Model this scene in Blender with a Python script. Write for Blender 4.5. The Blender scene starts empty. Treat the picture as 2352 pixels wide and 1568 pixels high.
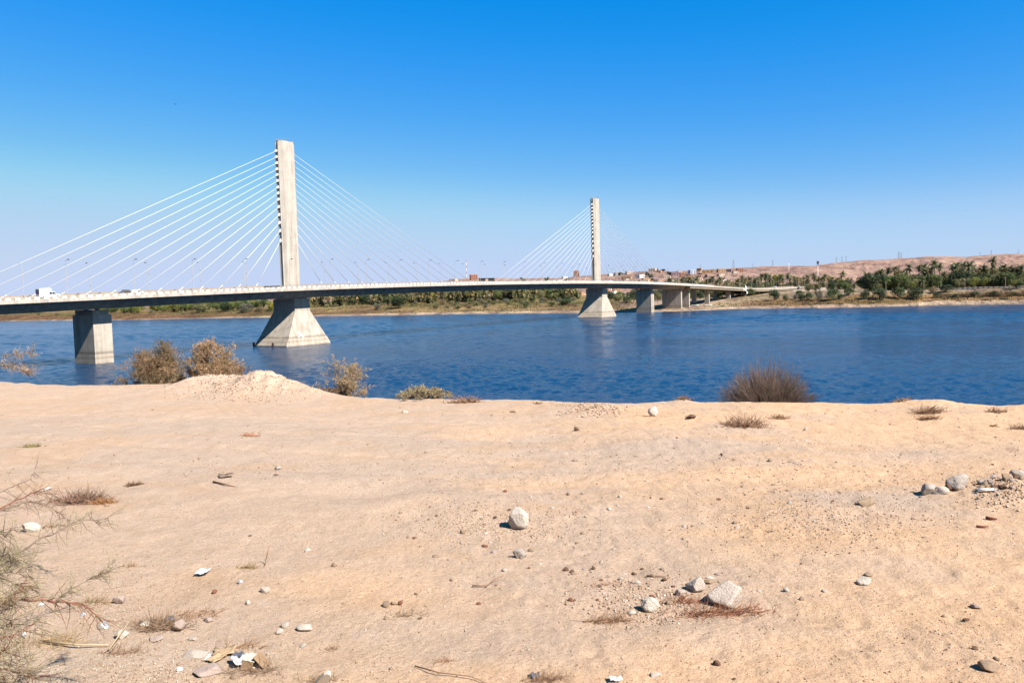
import bpy, math, random
import numpy as np
from mathutils import Vector, Matrix

random.seed(7)
rng = np.random.default_rng(11)
SC = bpy.context.scene
COL = SC.collection

# ------------------------------------------------------------------ camera, sky, sun, exposure
EYE = 17.0                                   # metres above the river
FOC, CX, CY = 1850.0, 1176.0, 784.0          # focal length and centre in units of a 2352 wide frame
PITCH = math.atan(113.0 / FOC)
ROLL = -0.028
CAM_ROT = Matrix.Rotation(math.pi / 2 - PITCH, 3, 'X') @ Matrix.Rotation(ROLL, 3, 'Z')
cam_data = bpy.data.cameras.new('camera')
cam_data.sensor_width = 36.0
cam_data.lens = 36.0 * FOC / 2352.0
cam_data.clip_start = 0.1
cam_data.clip_end = 30000.0
cam = bpy.data.objects.new('camera', cam_data)
cam.matrix_world = Matrix.Translation((0, 0, EYE)) @ CAM_ROT.to_4x4()
COL.objects.link(cam)
SC.camera = cam

SUN_DIR = Vector((0.773, -0.648, 0.98)).normalized()      # towards the sun
SUN_ELEV = math.asin(SUN_DIR.z)
SUN_AZ = math.atan2(SUN_DIR.x, SUN_DIR.y)                  # clockwise from +Y
world = bpy.data.worlds.new('World')
SC.world = world
world.use_nodes = True
wn, wl = world.node_tree.nodes, world.node_tree.links
wn.clear()
sky = wn.new('ShaderNodeTexSky')
sky.sky_type = 'NISHITA'
sky.sun_disc = False
sky.sun_elevation = SUN_ELEV
sky.sun_rotation = SUN_AZ
sky.altitude = 0.0
sky.air_density = 1.0
sky.dust_density = 0.3
sky.ozone_density = 4.0
# the photograph's sky is graded: one tone curve per channel on the physical sky, the same in every direction
def _scale(k):
    n = wn.new('ShaderNodeVectorMath'); n.operation = 'SCALE'; n.inputs['Scale'].default_value = k
    return n
down, up = _scale(0.1), _scale(10.0)
cur = wn.new('ShaderNodeRGBCurve')
cur.mapping.extend = 'HORIZONTAL'
for ch, pts in ((0, [(0, 0), (0.07, 0.001), (0.126, 0.002), (0.176, 0.028), (0.261, 0.100), (0.39, 0.245), (0.55, 0.318), (0.62, 0.335), (1, 0.36)]),
                (1, [(0, 0), (0.124, 0.085), (0.224, 0.165), (0.304, 0.213), (0.426, 0.300), (0.571, 0.405), (0.675, 0.408), (1, 0.42)]),
                (2, [(0, 0), (0.252, 0.19), (0.31, 0.30), (0.407, 0.500), (0.512, 0.555), (0.64, 0.562), (0.70, 0.55), (1, 0.54)])):
    c = cur.mapping.curves[ch]
    while len(c.points) < len(pts): c.points.new(0.5, 0.5)
    for p, (x, y) in zip(c.points, pts):
        p.location = (x, y); p.handle_type = 'AUTO_CLAMPED'
cur.mapping.update()
bg = wn.new('ShaderNodeBackground')
bg.inputs['Strength'].default_value = 0.066
wo = wn.new('ShaderNodeOutputWorld')
wl.new(sky.outputs[0], down.inputs[0])
wl.new(down.outputs[0], cur.inputs['Color'])
wl.new(cur.outputs[0], up.inputs[0])
wl.new(up.outputs[0], bg.inputs['Color'])
wl.new(bg.outputs[0], wo.inputs['Surface'])

sun_data = bpy.data.lights.new('sun', 'SUN')
sun_data.energy = 5.0
sun_data.angle = math.radians(0.53)
sun_data.color = (1.0, 0.94, 0.85)
sun = bpy.data.objects.new('sun', sun_data)
sun.rotation_euler = (-SUN_DIR).to_track_quat('-Z', 'Y').to_euler()
sun.location = (0, 0, 300)
COL.objects.link(sun)

SC.view_settings.view_transform = 'Standard'
SC.view_settings.look = 'None'
SC.view_settings.gamma = 1.0
SC.view_settings.use_curve_mapping = False
SC.view_settings.exposure = 1.30
SC.render.engine = 'CYCLES'
SC.cycles.use_denoising = True
SC.cycles.max_bounces = 5
SC.cycles.diffuse_bounces = 2
SC.cycles.caustics_reflective = False
SC.cycles.caustics_refractive = False
SC.cycles.transparent_max_bounces = 8

# ------------------------------------------------------------------ helpers: view rays, noise
def ray(px, py):
    return np.array(CAM_ROT @ Vector(((px - CX) / FOC, -(py - CY) / FOC, -1.0)))

def at_z(px, py, z):
    d = ray(px, py)
    k = (z - EYE) / d[2]
    return d[0] * k, d[1] * k

def at_Y(px, py, Y):
    d = ray(px, py)
    k = Y / d[1]
    return np.array((d[0] * k, Y, EYE + d[2] * k))

def project(P):
    q = CAM_ROT.transposed() @ (Vector(P) - Vector((0, 0, EYE)))
    return CX + FOC * q.x / -q.z, CY - FOC * q.y / -q.z

def _hash(ix, iy, seed):
    h = (ix.astype(np.int64) * 374761393 + iy.astype(np.int64) * 668265263 + seed * 1442695041) & 0xFFFFFFFF
    h = ((h ^ (h >> 13)) * 1274126177) & 0xFFFFFFFF
    return ((h ^ (h >> 16)) & 0xFFFF) / 65535.0

def vnoise(x, y, seed=0):
    x = np.asarray(x, float); y = np.asarray(y, float)
    ix, iy = np.floor(x), np.floor(y)
    fx, fy = x - ix, y - iy
    fx = fx * fx * (3 - 2 * fx); fy = fy * fy * (3 - 2 * fy)
    a = _hash(ix, iy, seed); b = _hash(ix + 1, iy, seed)
    c = _hash(ix, iy + 1, seed); d = _hash(ix + 1, iy + 1, seed)
    return (a * (1 - fx) + b * fx) * (1 - fy) + (c * (1 - fx) + d * fx) * fy

def fbm(x, y, seed=0, octs=4):
    s = 0.0; a = 0.5
    for o in range(octs):
        s = s + a * (vnoise(x * 2 ** o + 13.7 * o, y * 2 ** o - 7.1 * o, seed + o) - 0.5)
        a *= 0.5
    return s                                   # about -0.5 .. 0.5

def sstep(a, b, x):
    t = np.clip((np.asarray(x, float) - a) / (b - a), 0, 1)
    return t * t * (3 - 2 * t)

# ------------------------------------------------------------------ helpers: materials
def new_mat(name):
    m = bpy.data.materials.new(name)
    m.use_nodes = True
    nt = m.node_tree
    b = nt.nodes['Principled BSDF']
    b.inputs['Specular IOR Level'].default_value = 0.3
    return m, nt, b

KA = 0.64      # the colours below were measured off surfaces in full sun; this brings them to true reflectance
WHITES = ('white', 'cable', 'silver_foil', 'dark_glass', 'pale_blue')
def real(c, name=''):
    return c if name.startswith(WHITES) else tuple(v * KA for v in c)

def mat_plain(name, color, rough=0.7, metal=0.0, spec=0.3):
    m, nt, b = new_mat(name)
    color = real(color, name)
    b.inputs['Base Color'].default_value = (*color, 1)
    b.inputs['Roughness'].default_value = rough
    b.inputs['Metallic'].default_value = metal
    b.inputs['Specular IOR Level'].default_value = spec
    return m

def add_noise(nt, scale, detail=4, rough=0.55, coord=None, stretch=None):
    n = nt.nodes.new('ShaderNodeTexNoise')
    n.inputs['Scale'].default_value = scale
    n.inputs['Detail'].default_value = detail
    n.inputs['Roughness'].default_value = rough
    if coord is None:
        coord = nt.nodes.new('ShaderNodeNewGeometry').outputs['Position']
    if stretch:
        mp = nt.nodes.new('ShaderNodeMapping')
        mp.inputs['Scale'].default_value = stretch
        nt.links.new(coord, mp.inputs['Vector'])
        coord = mp.outputs['Vector']
    nt.links.new(coord, n.inputs['Vector'])
    return n

def ramp(nt, fac, stops):
    r = nt.nodes.new('ShaderNodeValToRGB')
    while len(r.color_ramp.elements) > len(stops):
        r.color_ramp.elements.remove(r.color_ramp.elements[-1])
    while len(r.color_ramp.elements) < len(stops):
        r.color_ramp.elements.new(0.5)
    for e, (p, c) in zip(r.color_ramp.elements, stops):
        e.position = p
        e.color = (*c, 1)
    nt.links.new(fac, r.inputs['Fac'])
    return r

def mix(nt, fac, a, b, mode='MIX'):
    x = nt.nodes.new('ShaderNodeMix')
    x.data_type = 'RGBA'
    x.blend_type = mode
    for s, v in ((x.inputs[0], fac), (x.inputs[6], a), (x.inputs[7], b)):
        if hasattr(v, 'links') or isinstance(v, bpy.types.NodeSocket):
            nt.links.new(v, s)
        elif isinstance(v, (int, float)):
            s.default_value = v
        else:
            s.default_value = (*v, 1)
    return x.outputs[2]

def bump(nt, b, height, strength, dist, normal=None):
    n = nt.nodes.new('ShaderNodeBump')
    n.inputs['Strength'].default_value = strength
    n.inputs['Distance'].default_value = dist
    nt.links.new(height, n.inputs['Height'])
    if normal is not None:
        nt.links.new(normal, n.inputs['Normal'])
    nt.links.new(n.outputs[0], b.inputs['Normal'])
    return n.outputs[0]

def mat_noise(name, c1, c2, scale, rough=0.85, bs=0.3, bd=0.02, stretch=None, local=False):
    m, nt, b = new_mat(name)
    c1, c2 = real(c1, name), real(c2, name)
    co = nt.nodes.new('ShaderNodeTexCoord').outputs['Object'] if local else None
    n = add_noise(nt, scale, 5, 0.6, co, stretch)
    r = ramp(nt, n.outputs['Fac'], [(0.3, c1), (0.7, c2)])
    nt.links.new(r.outputs[0], b.inputs['Base Color'])
    b.inputs['Roughness'].default_value = rough
    if bs:
        bump(nt, b, n.outputs['Fac'], bs, bd)
    return m

def mat_leaf(name, rough=0.6, trans=0.25, var=0.25):
    """leaf colour comes from the vertex colour 'col'; each object differs a little in value"""
    m, nt, b = new_mat(name)
    at = nt.nodes.new('ShaderNodeAttribute'); at.attribute_name = 'col'
    oi = nt.nodes.new('ShaderNodeObjectInfo')
    hsv = nt.nodes.new('ShaderNodeHueSaturation')
    mr = nt.nodes.new('ShaderNodeMapRange')
    mr.inputs['To Min'].default_value = 1 - var
    mr.inputs['To Max'].default_value = 1 + var
    nt.links.new(oi.outputs['Random'], mr.inputs['Value'])
    nt.links.new(mr.outputs[0], hsv.inputs['Value'])
    nt.links.new(at.outputs['Color'], hsv.inputs['Color'])
    nt.links.new(hsv.outputs[0], b.inputs['Base Color'])
    b.inputs['Roughness'].default_value = rough
    if trans:
        tr = nt.nodes.new('ShaderNodeBsdfTranslucent')
        nt.links.new(hsv.outputs[0], tr.inputs['Color'])
        mx = nt.nodes.new('ShaderNodeMixShader'); mx.inputs[0].default_value = trans
        nt.links.new(b.outputs[0], mx.inputs[1]); nt.links.new(tr.outputs[0], mx.inputs[2])
        nt.links.new(mx.outputs[0], nt.nodes['Material Output'].inputs['Surface'])
    return m

def mat_concrete(name, base=(0.42, 0.37, 0.31), stain=0.25, tide=None):
    m, nt, b = new_mat(name)
    pos = nt.nodes.new('ShaderNodeNewGeometry').outputs['Position']
    n1 = add_noise(nt, 0.35, 6, 0.65, pos)
    n2 = add_noise(nt, 0.9, 4, 0.6, pos, (1, 1, 0.08))       # rain streaks
    n3 = add_noise(nt, 9.0, 3, 0.6, pos)
    base = real(base)
    d = tuple(c * (1 - stain) for c in base)
    l = tuple(min(1, c * (1 + stain * 0.45)) for c in base)
    r1 = ramp(nt, n1.outputs['Fac'], [(0.3, d), (0.55, base), (0.75, l)])
    r2 = ramp(nt, n2.outputs['Fac'], [(0.33, (0.62, 0.59, 0.56)), (0.58, (1, 1, 1))])
    c = mix(nt, 0.75, r1.outputs[0], r2.outputs[0], 'MULTIPLY')
    # formwork lifts: thin horizontal joints every 4 m
    sx = nt.nodes.new('ShaderNodeSeparateXYZ'); nt.links.new(pos, sx.inputs[0])
    md = nt.nodes.new('ShaderNodeMath'); md.operation = 'PINGPONG'; md.inputs[1].default_value = 2.0
    nt.links.new(sx.outputs['Z'], md.inputs[0])
    jr = ramp(nt, md.outputs[0], [(0.0, (0.80, 0.78, 0.76)), (0.06, (1, 1, 1))])
    c = mix(nt, 0.7, c, jr.outputs[0], 'MULTIPLY')
    if tide:                                             # old high-water marks
        nz = nt.nodes.new('ShaderNodeMath'); nz.operation = 'MULTIPLY_ADD'
        nz.inputs[1].default_value = 0.7; nt.links.new(n1.outputs['Fac'], nz.inputs[0]); nt.links.new(sx.outputs['Z'], nz.inputs[2])
        mr = nt.nodes.new('ShaderNodeMapRange'); mr.inputs['From Max'].default_value = 8.0
        nt.links.new(nz.outputs[0], mr.inputs['Value'])
        tr = ramp(nt, mr.outputs[0], tide)
        c = mix(nt, 0.9, c, tr.outputs[0], 'MULTIPLY')
    nt.links.new(c, b.inputs['Base Color'])
    b.inputs['Roughness'].default_value = 0.88
    bump(nt, b, n3.outputs['Fac'], 0.25, 0.03)
    return m

# ------------------------------------------------------------------ helpers: meshes and objects
class MB:
    """collects shapes into one mesh"""
    def __init__(self):
        self.v = []; self.f = []; self.c = []
    def add(self, vs, fs, col=None):
        o = len(self.v)
        self.v += [tuple(p) for p in vs]
        self.f += [tuple(i + o for i in f) for f in fs]
        if col is not None:
            self.c += [col] * len(vs)
    def box(self, c, s, ax=None, col=None):
        c = Vector(c)
        X, Y, Z = ax if ax else (Vector((1, 0, 0)), Vector((0, 1, 0)), Vector((0, 0, 1)))
        vs = [c + X * (s[0] / 2 * a) + Y * (s[1] / 2 * b) + Z * (s[2] / 2 * d)
              for d in (-1, 1) for a, b in ((-1, -1), (1, -1), (1, 1), (-1, 1))]
        self.add(vs, [(3, 2, 1, 0), (4, 5, 6, 7), (0, 1, 5, 4), (1, 2, 6, 5), (2, 3, 7, 6), (3, 0, 4, 7)], col)
    def tube(self, pts, rad, n=6, col=None, caps=True):
        pts = [Vector(p) for p in pts]
        if not hasattr(rad, '__len__'):
            rad = [rad] * len(pts)
        vs = []; fs = []
        up = Vector((0.13, 0.21, 0.97))
        for i, p in enumerate(pts):
            t = (pts[min(i + 1, len(pts) - 1)] - pts[max(i - 1, 0)])
            t = t.normalized() if t.length > 1e-9 else Vector((0, 0, 1))
            a = t.cross(up)
            if a.length < 0.05: a = t.cross(Vector((1, 0, 0)))
            a.normalize(); b = t.cross(a)
            for k in range(n):
                w = 2 * math.pi * k / n
                vs.append(p + (a * math.cos(w) + b * math.sin(w)) * rad[i])
        for i in range(len(pts) - 1):
            for k in range(n):
                k2 = (k + 1) % n
                fs.append((i * n + k, i * n + k2, (i + 1) * n + k2, (i + 1) * n + k))
        if caps and n > 2:
            fs.append(tuple(range(n - 1, -1, -1)))
            o = (len(pts) - 1) * n
            fs.append(tuple(range(o, o + n)))
        self.add(vs, fs, col)
    def loft(self, rings, closed=True, caps=True, col=None):
        n = len(rings[0]); vs = [p for r in rings for p in r]; fs = []
        for i in range(len(rings) - 1):
            for k in range(n if closed else n - 1):
                k2 = (k + 1) % n
                fs.append((i * n + k, i * n + k2, (i + 1) * n + k2, (i + 1) * n + k))
        if caps and closed:
            fs.append(tuple(range(n - 1, -1, -1)))
            o = (len(rings) - 1) * n
            fs.append(tuple(range(o, o + n)))
        self.add(vs, fs, col)
    def mesh(self, name, m, smooth=False):
        me = bpy.data.meshes.new(name)
        me.from_pydata(self.v, [], self.f)
        if self.c and len(self.c) == len(self.v):
            a = me.color_attributes.new('col', 'FLOAT_COLOR', 'POINT')
            a.data.foreach_set('color', np.array([(c[0] * KA, c[1] * KA, c[2] * KA, 1) for c in self.c], np.float32).ravel())
        if m: me.materials.append(m)
        if smooth: me.polygons.foreach_set('use_smooth', [True] * len(me.polygons))
        me.update()
        return me
    def build(self, name, m, parent=None, smooth=False, loc=None):
        return link(name, self.mesh(name, m, smooth), parent, loc)

def np_mesh(name, V, Fc, m, col=None, smooth=False, kcol=0.64):
    V = np.asarray(V, np.float32); Fc = np.asarray(Fc, np.int32)
    k = Fc.shape[1]
    me = bpy.data.meshes.new(name)
    me.vertices.add(len(V)); me.vertices.foreach_set('co', V.ravel())
    me.loops.add(Fc.size); me.loops.foreach_set('vertex_index', Fc.ravel())
    me.polygons.add(len(Fc)); me.polygons.foreach_set('loop_start', np.arange(0, Fc.size, k, dtype=np.int32))
    if smooth: me.polygons.foreach_set('use_smooth', np.ones(len(Fc), bool))
    me.update(calc_edges=True)
    if col is not None:
        a = me.color_attributes.new('col', 'FLOAT_COLOR', 'POINT')
        c4 = np.ones((len(V), 4), np.float32); c4[:, :3] = np.asarray(col) * kcol
        a.data.foreach_set('color', c4.ravel())
    if m: me.materials.append(m)
    return me

def link(name, me, parent=None, loc=None):
    o = bpy.data.objects.new(name, me)
    COL.objects.link(o)
    if parent: o.parent = parent
    if loc is not None: o.location = loc
    return o

def tag(o, label=None, cat=None, group=None, kind=None):
    if label: o['label'] = label
    if cat: o['category'] = cat
    if group: o['group'] = group
    if kind: o['kind'] = kind
    return o

def empty(name, loc=(0, 0, 0), rz=0.0):
    o = bpy.data.objects.new(name, None)
    COL.objects.link(o)
    o.location = loc; o.rotation_euler = (0, 0, rz)
    return o

KIDS = {}
def reg(root):
    """remember a prototype's tree so that copies can be made quickly"""
    KIDS[root] = [(c, list(c.children)) for c in root.children]
    return root

def dup(root, loc, rz=0.0, scale=1.0, label=None, group=None):
    r = root.copy(); COL.objects.link(r)
    r.location = loc; r.rotation_euler = (0, 0, rz)
    r.scale = (scale,) * 3 if not hasattr(scale, '__len__') else scale
    if label: r['label'] = label
    if group: r['group'] = group
    for c, gs in KIDS[root]:
        cc = c.copy(); COL.objects.link(cc); cc.parent = r
        for g in gs:
            gg = g.copy(); COL.objects.link(gg); gg.parent = cc
    return r

USED = set()
def place(proto, loc, rz=0.0, scale=1.0, label=None, group=None):
    """the first use moves the prototype itself, later ones copy it"""
    if proto not in USED:
        USED.add(proto)
        proto.location = loc; proto.rotation_euler = (0, 0, rz)
        proto.scale = (scale,) * 3 if not hasattr(scale, '__len__') else scale
        if label: proto['label'] = label
        if group: proto['group'] = group
        return proto
    return dup(proto, loc, rz, scale, label, group)

ORD = ('first second third fourth fifth sixth seventh eighth ninth tenth eleventh twelfth thirteenth fourteenth fifteenth sixteenth '
       'seventeenth eighteenth nineteenth twentieth').split() + ['twenty-' + w for w in 'first second third fourth fifth sixth seventh eighth ninth'.split()] + ['thirtieth']

# ------------------------------------------------------------------ the near bank (sand)
GZ = 14.6                                     # plateau height over the river
edge_px = [(-500, 868), (-120, 873), (0, 877), (90, 882), (180, 884), (270, 881), (380, 884), (500, 889), (620, 896), (740, 905), (930, 914), (1100, 917),
           (1300, 924), (1420, 926), (1560, 922), (1700, 923), (1850, 926), (2000, 927), (2352, 929), (2700, 926)]
EDGE = sorted(at_z(x, y, GZ) for x, y in edge_px)
EX = np.array([e[0] for e in EDGE]); EY = np.array([e[1] for e in EDGE])
def edge_y(x):
    x = np.asarray(x, float)
    y = np.interp(x, EX, EY)
    y = np.where(x < EX[0], EY[0] - (x - EX[0]) * 0.42, y)
    y = np.where(x > EX[-1], np.maximum(EY[-1] - (x - EX[-1]) * 0.25, 4.0), y)
    return y

def gbump(x, y, px, py, sx, sy, h, rot=0.0):
    cx, cy = at_z(px, py, GZ)
    dx, dy = x - cx, y - cy
    c, s = math.cos(rot), math.sin(rot)
    a = dx * c + dy * s; b = -dx * s + dy * c
    return h * np.exp(-(a / sx) ** 2 - (b / sy) ** 2)

def pits(x, y, cell, seed):
    """shallow hollows with a soft rim, one in each cell of a jittered grid"""
    gx, gy = np.floor(x / cell), np.floor(y / cell)
    z = np.zeros_like(x)
    for i in (-1, 0, 1):
        for j in (-1, 0, 1):
            cx_, cy_ = gx + i, gy + j
            px_ = (cx_ + _hash(cx_, cy_, seed)) * cell; py_ = (cy_ + _hash(cx_, cy_, seed + 1)) * cell
            a_ = _hash(cx_, cy_, seed + 2) * 3.14; w_ = _hash(cx_, cy_, seed + 3)
            dx, dy = x - px_, y - py_
            u_ = (dx * np.cos(a_) + dy * np.sin(a_)) / (cell * 0.42); v_ = (-dx * np.sin(a_) + dy * np.cos(a_)) / (cell * 0.24)
            q_ = u_ * u_ + v_ * v_
            z = z + w_ * w_ * (q_ - 0.75) * np.exp(-q_ * 1.1)
    return z

def near_z(x, y, fine=True):
    x = np.asarray(x, float); y = np.asarray(y, float)
    ey = edge_y(x)
    d = y - ey
    # heap of dug sand at the rim
    m = gbump(x, y, 618, 898, 0.95, 0.9, 0.44) + gbump(x, y, 545, 893, 1.0, 0.8, 0.22) + gbump(x, y, 470, 890, 0.9, 1.0, 0.27) + gbump(x, y, 690, 905, 0.8, 0.8, 0.13)
    heap = np.clip(m / 0.3, 0, 1)
    m = m * (1 + 0.7 * fbm(x * 2.6, y * 2.6, 5, 4)) + heap * (0.13 * fbm(x * 5, y * 5, 9, 3) + 0.07 * np.maximum(fbm(x * 16, y * 16, 12, 3), 0))
    # other humps and hollows
    m = m + gbump(x, y, 1570, 920, 0.28, 0.3, 0.05) + gbump(x, y, 2075, 922, 0.35, 0.4, 0.10) + gbump(x, y, 2152, 924, 0.42, 0.4, 0.12)
    m = m + gbump(x, y, 2130, 945, 0.35, 0.35, 0.06)
    m = m - gbump(x, y, 850, 1120, 0.75, 0.5, 0.09) + gbump(x, y, 960, 1150, 1.0, 0.45, 0.06, 0.3)
    m = m + gbump(x, y, 1120, 1165, 0.9, 0.5, 0.05) + gbump(x, y, 2330, 1130, 0.8, 0.7, 0.14) + gbump(x, y, 1345, 938, 0.8, 0.5, 0.07)
    m = m + gbump(x, y, 1640, 1440, 0.5, 0.25, 0.03) - gbump(x, y, 1640, 1410, 0.7, 0.18, 0.02)
    m = m + gbump(x, y, 260, 1075, 1.6, 0.5, 0.06, 0.4)
    z = GZ + m + 0.16 * fbm(x * 0.35, y * 0.35, 21, 3) * sstep(0.0, 3.0, -d + 1.5)
    if fine:
        for rut in (13.0, 14.5, 10.2, 11.3):
            z = z - 0.028 * np.exp(-((y - (rut - (0.30 if rut > 12 else 0.34) * x) - 0.25 * fbm(x * 0.6, y * 0, 83, 2)) / 0.13) ** 2) * sstep(4.0, -1.0, x)
        z = z + 0.045 * fbm(x * 1.7, y * 1.7, 31, 3)
        # wind and foot dimples, stronger on the soft sand at the right
        soft = sstep(-2.5, 1.5, x + 0.9 * fbm(x * 0.5, y * 0.5, 77, 2) * 4)
        a = fbm(x * 7.0 + 0.7 * y, y * 4.2, 41, 2)
        near = (np.hypot(x, y) < 24).astype(float)
        z = z + near * (0.004 + 0.016 * soft) * pits(x, y, 0.27, 301) + near * 0.012 * sstep(0.45, 0.75, vnoise(x * 0.5, y * 0.5, 305)) * pits(x, y, 0.5, 311)
        wv = x * 0.80 + y * 0.60 + 0.22 * fbm(x * 2.2, y * 2.2, 321, 3) * 2
        z = z + near * soft * 0.0035 * np.sin(wv * 62) * sstep(0.35, 0.7, vnoise(x * 0.9, y * 0.9, 325))
        z = z + (0.012 + 0.022 * soft) * a + 0.012 * fbm(x * 21, y * 21, 51, 2)
    # the bank falls to the water behind the rim
    e = np.maximum(d + 0.25 * vnoise(x * 1.3, x * 0, 61), 0)
    fall = np.where(e < 1.2, 0.30 * e * e, 0.432 + (e - 1.2) * 0.72)
    z = z - fall * (1 + 0.15 * fbm(x * 0.8, y * 0.8, 71, 3) * sstep(1, 3, e))
    return np.maximum(z, -4.0)

def ground(px, py, lo=2.5, hi=60.0):
    """where the view ray through a point of the frame meets the near sand"""
    d = ray(px, py)
    t = np.linspace(lo, hi, 3000)
    X, Y, Z = d[0] * t / d[1], t, EYE + d[2] * t / d[1]
    g = near_z(X, Y, False)
    i = int(np.argmax(Z <= g))
    return float(X[i]), float(Y[i]), float(near_z(X[i], Y[i]))

def px_size(npx, Y):
    return npx * Y / FOC

def build_near():
    a1 = np.linspace(-40, 40, 640)
    a2 = np.linspace(40, 320, 80)[1:-1]
    ang = np.radians(np.concatenate([a1, a2]))
    r = np.concatenate([[0.0], [0.6, 1.2, 2.2], np.geomspace(3.2, 26, 560), np.geomspace(26, 420, 70)[1:]])
    A, Rr = np.meshgrid(ang, r, indexing='ij')
    X = np.sin(A) * Rr; Y = np.cos(A) * Rr
    Z = near_z(X, Y)
    na, nr = X.shape
    V = np.stack([X, Y, Z], -1).reshape(-1, 3)
    i = np.arange(na); j = np.arange(nr - 1)
    I, J = np.meshgrid(i, j, indexing='ij')
    I2 = (I + 1) % na
    Fc = np.stack([I * nr + J, I * nr + J + 1, I2 * nr + J + 1, I2 * nr + J], -1).reshape(-1, 4)
    Fc = Fc[:, ::-1]
    # own colour of the ground: paler grey packed dirt to the left, warm blown sand to the right
    x, y = V[:, 0], V[:, 1]
    g = sstep(-0.1, 0.25, fbm(x * 0.45 + 0.1 * y, y * 0.9, 91, 4) + 0.26 - 0.05 * x - 0.25 * sstep(9, 4, y))
    trk = np.exp(-((y - (13.0 - 0.30 * x)) / 0.9) ** 2) * 0.8 + np.exp(-((y - (10.2 - 0.34 * x)) / 0.7) ** 2) * 0.55
    g = np.clip(g * 0.75 + trk * 0.5, 0, 1)[:, None]
    warm = np.array((0.765, 0.510, 0.325)); grey = np.array((0.60, 0.455, 0.348))
    c = warm * (1 - g) + grey * g
    o = sstep(0.0, 0.25, fbm(x * 0.8, y * 1.6, 95, 4))[:, None] * 0.35
    c = c * (1 - o) + np.array((0.66, 0.42, 0.235)) * o
    h = np.clip((gbump(x, y, 622, 898, 1.3, 1.2, 1.0) + gbump(x, y, 480, 890, 1.3, 1.2, 1.0)), 0, 1)[:, None]
    c = c * (1 - h) + np.array((0.71, 0.53, 0.40)) * h
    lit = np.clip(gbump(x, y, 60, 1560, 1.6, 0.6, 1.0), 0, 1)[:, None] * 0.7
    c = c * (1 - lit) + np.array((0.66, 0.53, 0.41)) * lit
    m, nt, b = new_mat('sand')
    pos = nt.nodes.new('ShaderNodeNewGeometry').outputs['Position']
    at = nt.nodes.new('ShaderNodeAttribute'); at.attribute_name = 'col'
    n1 = add_noise(nt, 26, 6, 0.7, pos)
    n2 = add_noise(nt, 160, 3, 0.6, pos)
    n3 = add_noise(nt, 4.5, 5, 0.6, pos)
    n4 = add_noise(nt, 62, 4, 0.65, pos)
    r1 = ramp(nt, n1.outputs['Fac'], [(0.30, (0.76, 0.71, 0.66)), (0.46, (0.98, 0.98, 0.98)), (0.72, (1.10, 1.11, 1.13))])
    r2 = ramp(nt, n2.outputs['Fac'], [(0.36, (0.50, 0.40, 0.34)), (0.45, (1, 1, 1)), (0.62, (1.0, 1.0, 1.0)), (0.68, (1.22, 1.22, 1.25))])
    r3 = ramp(nt, n3.outputs['Fac'], [(0.3, (0.88, 0.86, 0.83)), (0.65, (1.05, 1.05, 1.06))])
    c1 = mix(nt, 0.75, at.outputs['Color'], r1.outputs[0], 'MULTIPLY')
    c2 = mix(nt, 0.65, c1, r2.outputs[0], 'MULTIPLY')
    c3 = mix(nt, 0.8, c2, r3.outputs[0], 'MULTIPLY')
    nt.links.new(c3, b.inputs['Base Color'])
    b.inputs['Roughness'].default_value = 0.95
    b.inputs['Specular IOR Level'].default_value = 0.1
    nb = bump(nt, b, n1.outputs['Fac'], 0.7, 0.045)
    nb = bump(nt, b, n4.outputs['Fac'], 0.45, 0.014, nb)
    bump(nt, b, n2.outputs['Fac'], 0.7, 0.008, nb)
    o = link('sand_bank', np_mesh('sand_bank', V, Fc, m, c, True))
    tag(o, 'pale orange sandy bank scattered with stones in front of the river', kind='structure')

build_near()

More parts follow.
